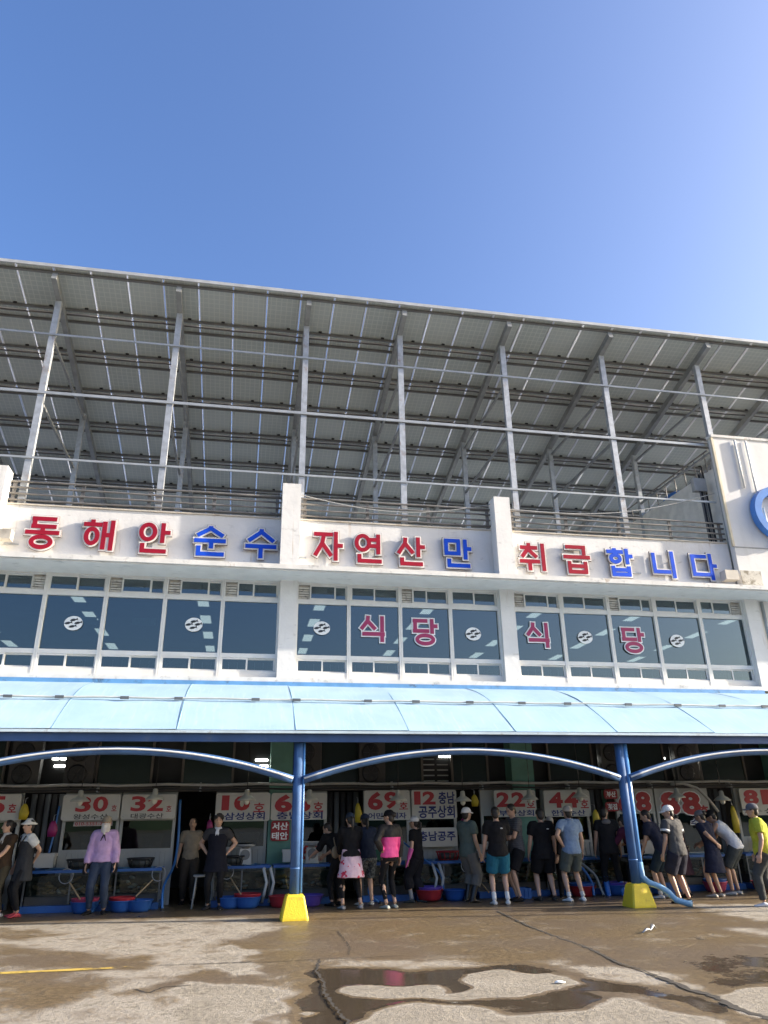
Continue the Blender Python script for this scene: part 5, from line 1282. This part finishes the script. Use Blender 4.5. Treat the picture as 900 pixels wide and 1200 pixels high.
p.top((.05, .05, .055), .9, .55, .02); p.vest((.012, .013, .022), .66, .034, 1.36); p.pants(BK); p.shoes((.03, .03, .032)); p.hair(kind='perm'); p.neckcloth((.62, .64, .68))
p = Person('woman in black with a floral pink apron, seen from behind', (2.22, 15.65), 8, 1.66, arms=('work', 'work'), feet=((.2, 0), (-.16, .02)), lean=6, fat=1.05, head=(0, 12))
p.top(BK, .92, 1.9, .026); p.pants((.012, .012, .014), 1.78, .004); p.skirt(floral, .55, 1.06, .27, .175, .2, 'floral_apron'); p.shoes((.3, .3, .3), 'slipper'); p.hair(kind='pony'); p.cap((.03, .045, .075), True)
p = Person('customer in black with a tan shoulder strap stooping over the tank', (2.0, 16.3), 35, 1.63, lean=38, arms=('reach', 'reach'), head=(25, 5))
p.top(BK, .86, 1.0, .024); p.pants(BK); p.shoes(BK); p.hair(kind='short'); p.bag((.25, .2, .14), -1)
p = Person('customer in navy shirt and camouflage shorts behind the floral apron', (2.62, 16.2), 12, 1.66, lean=14, arms=('work', 'hip'), feet=((.1, 0), (-.14, .02)))
p.top((.02, .03, .06), .86, .6, .024); p.pants(None, .95, .026, .04, mat=camo); p.shoes((.5, .48, .44)); p.hair(kind='pony'); p.cap((.02, .03, .06))
p = Person('woman in black and hot pink jacket with black cap, seen from behind', (2.96, 15.5), 20, 1.70, arms=('down', 'hip'), feet=((.1, .02), (-.1, 0)), head=(35, 5))
p.top(None, .88, 1.95, .022, mat=block); p.pants(BK, 1.85, .004); p.shoes((.32, .36, .34), 'slipper'); p.hair(kind='bun'); p.cap(BK, True)
p = Person('woman in black with white cap and long pink rubber gloves', (3.68, 16.35), 55, 1.58, arms=('down', 'down'), feet=((.09, -.1), (-.09, .12)), lean=3)
p.top(BK, .84, .6, .024); p.pants((.014, .014, .018), 1.55, .04, .06); p.socks((.3, .3, .3)); p.shoes((.05, .06, .06)); p.hair(kind='pony'); p.cap((.68, .68, .68))
for sg in (1, -1):
    g = B(); p.arm(g, sg, 1.1, 2, .016); d = (p.wr[sg]-p.el[sg]).normalized(); tube(g, [p.wr[sg], p.wr[sg]+d*.06, p.wr[sg]+d*.12, p.wr[sg]+d*.19], [.04, .05, .045, .02], 10, .55)
    p.mk('rubber_glove', g, cloth((.6, .12, .36)), .011, 2)
p = Person('man in white cap, grey green shirt and black rubber boots', (4.72, 16.15), -62, 1.74, arms=('down', 'swing'), feet=((.11, -.02), (-.11, .05)))
p.top((.1, .135, .125), .8, .6, .03); p.pants((.14, .14, .135), 1.5, .045, .05); p.shoes((.012, .012, .013), 'boot'); p.hair(); p.cap((.72, .72, .72))
p = Person('man in black shirt and teal shorts with white socks, seen from behind', (5.15, 15.5), -8, 1.74, arms=('work', 'down'), feet=((.13, .02), (-.13, 0)), head=(-12, 10), fat=1.04)
p.top(BK, .83, .62, .036); p.pants((.02, .13, .2), .82, .04, .06); p.socks((.62, .64, .66), 1.68); p.shoes((.55, .55, .54), 'slipper'); p.hair(); p.logo()
p = Person('young man in dark striped shirt looking down with folded arms', (5.72, 16.05), 100, 1.80, arms=('fold', 'fold'), lean=4, head=(15, 22), feet=((.1, 0), (-.1, .06)))
p.top(None, .82, .62, .03, mat=stripe); p.pants(BK, .9, .04, .05); p.shoes(BK, 'sandal'); p.hair()
p = Person('heavy set man all in black shirt and shorts, seen from behind', (6.25, 15.9), -4, 1.70, arms=('down', 'down'), fat=1.18, feet=((.16, 0), (-.15, .02)), toe=15, head=(5, 10))
p.top(BK, .76, .65, .036); p.pants(BK, .9, .05, .06); p.shoes((.03, .03, .03)); p.hair(); p.logo(x=.09)
p = Person('man in pale blue polo shirt and grey shorts, one hand on his hip', (6.75, 15.6), 6, 1.74, arms=('down', 'hip'), feet=((.15, .02), (-.16, 0)), fat=1.05, toe=12)
p.top((.19, .27, .4), .84, .55, .026); p.pants((.085, .1, .09), .85, .032, .05); p.socks((.6, .6, .6), 1.8); p.shoes((.66, .68, .7)); p.hair(); p.cap((.42, .38, .34))
cl = B(); ringloft(cl, [(p.nb+Vector((0, .0, z)), X_, Y_, w, w) for z, w in ((-.02, .095), (.03, .08), (.045, .074))], 14); p.mk('collar', cl, cloth((.19, .27, .4)), None)
p = Person('stallholder in dark clothes and pale hat behind the blue polo shirt', (6.72, 16.5), 150, 1.60, lean=25, arms=('work', 'work'))
p.top((.02, .02, .024), .86, 1.9, .026); p.pants(BK); p.shoes(BK, 'boot'); p.hair(); p.cap((.35, .33, .3))
p = Person('person in black vest with bright blue rubber boots beside the pole', (7.9, 16.3), -15, 1.72, arms=('down', 'down'), feet=((.2, .05), (-.12, -.02)), lean=4, head=(-30, 12))
p.top((.016, .017, .02), .84, .5, .028); p.pants((.016, .017, .02), 1.6, .02, .02); p.shoes((.02, .14, .5), 'boot'); p.hair(); p.vest((.02, .02, .023), .8, .04, 1.36)
hd_ = B(); ellipsoid(hd_, p.T((0, -.1, 1.42)), .1, .06, .06); p.mk('hood', hd_, cloth((.16, .16, .17)), .012, 2)
p = Person('man in navy shirt stooping towards the tank right of the pole', (8.62, 15.55), 40, 1.70, lean=22, arms=('reach', 'work'), feet=((.12, 0), (-.1, .04)), head=(20, 8))
p.top(NAVY, .84, .6, .026); p.pants((.02, .035, .05), .98, .03, .04); p.socks((.5, .5, .5), 1.85); p.shoes((.5, .5, .52)); p.hair()
p = Person('woman in plum checked shirt leaning over the tank by the pole', (8.35, 16.1), 30, 1.60, lean=26, arms=('reach', 'reach'))
p.top((.09, .02, .05), .86, 1.2, .026); p.pants(BK); p.shoes(BK); p.hair(kind='pony')
p = Person('man in white cap and charcoal shirt with white sleeve bands', (8.5, 14.62), 22, 1.72, arms=('down', 'down'), feet=((.12, -.02), (-.1, .02)), lean=7, head=(45, 5), skin=1)
p.top((.075, .073, .072), .82, .6, .034); p.pants((.02, .02, .032), .93, .045, .07); p.shoes((.02, .02, .025), 'slipper'); p.hair(); p.cap((.74, .74, .74))
for sg in (1, -1):
    g = B(); p.arm(g, sg, .36, .5, .046); p.mk('sleeve_band', g, cloth((.6, .6, .6)), None)
    g = B(); p.arm(g, sg, .5, .64, .045); p.mk('sleeve_cuff', g, cloth(BK), None)
p = Person('woman in plum dress with dark hair hidden behind the charcoal shirt', (9.15, 15.6), 30, 1.58, lean=8, arms=('work', 'work'))
p.top((.03, .012, .02), .86, .7, .024); p.skirt(cloth((.03, .012, .02)), .45); p.shoes(BK); p.hair(kind='bun')
p = Person('woman in long navy dress and grey cap stooping, seen from behind', (9.75, 15.45), 25, 1.64, lean=14, arms=('down', 'back'), feet=((.12, .0), (-.08, .04)), head=(15, 12))
p.top(NAVY, .9, .62, .028); p.skirt(cloth(NAVY), .47, 1.08, .25, .18, .2); p.shoes((.4, .38, .34), 'slipper'); p.hair(kind='bun'); p.cap((.16, .16, .18), True)
p = Person('man in white sleeveless top and grey shorts bending over the tank', (10.38, 15.75), 42, 1.76, lean=36, arms=('reach', 'reach'), feet=((.13, 0), (-.12, .05)), skin=1, head=(10, 10))
p.top((.62, .64, .68), .84, .0, .026); p.pants((.06, .07, .072), .98, .04, .05); p.shoes((.45, .44, .42), 'slipper'); p.hair(); p.cap((.012, .012, .014), False)
p = Person('man in yellow green shirt and grey cap walking past the stalls', (9.66, 13.62), 62, 1.72, arms=('down', 'down'), feet=((.09, -.13), (-.09, .16)), skin=1, lean=4, fat=1.12)
p.top((.36, .38, .04), .84, .62, .034); p.pants((.05, .053, .052), 1.93, .034, .03); p.shoes((.55, .56, .58)); p.hair(); p.cap((.1, .1, .11), True)
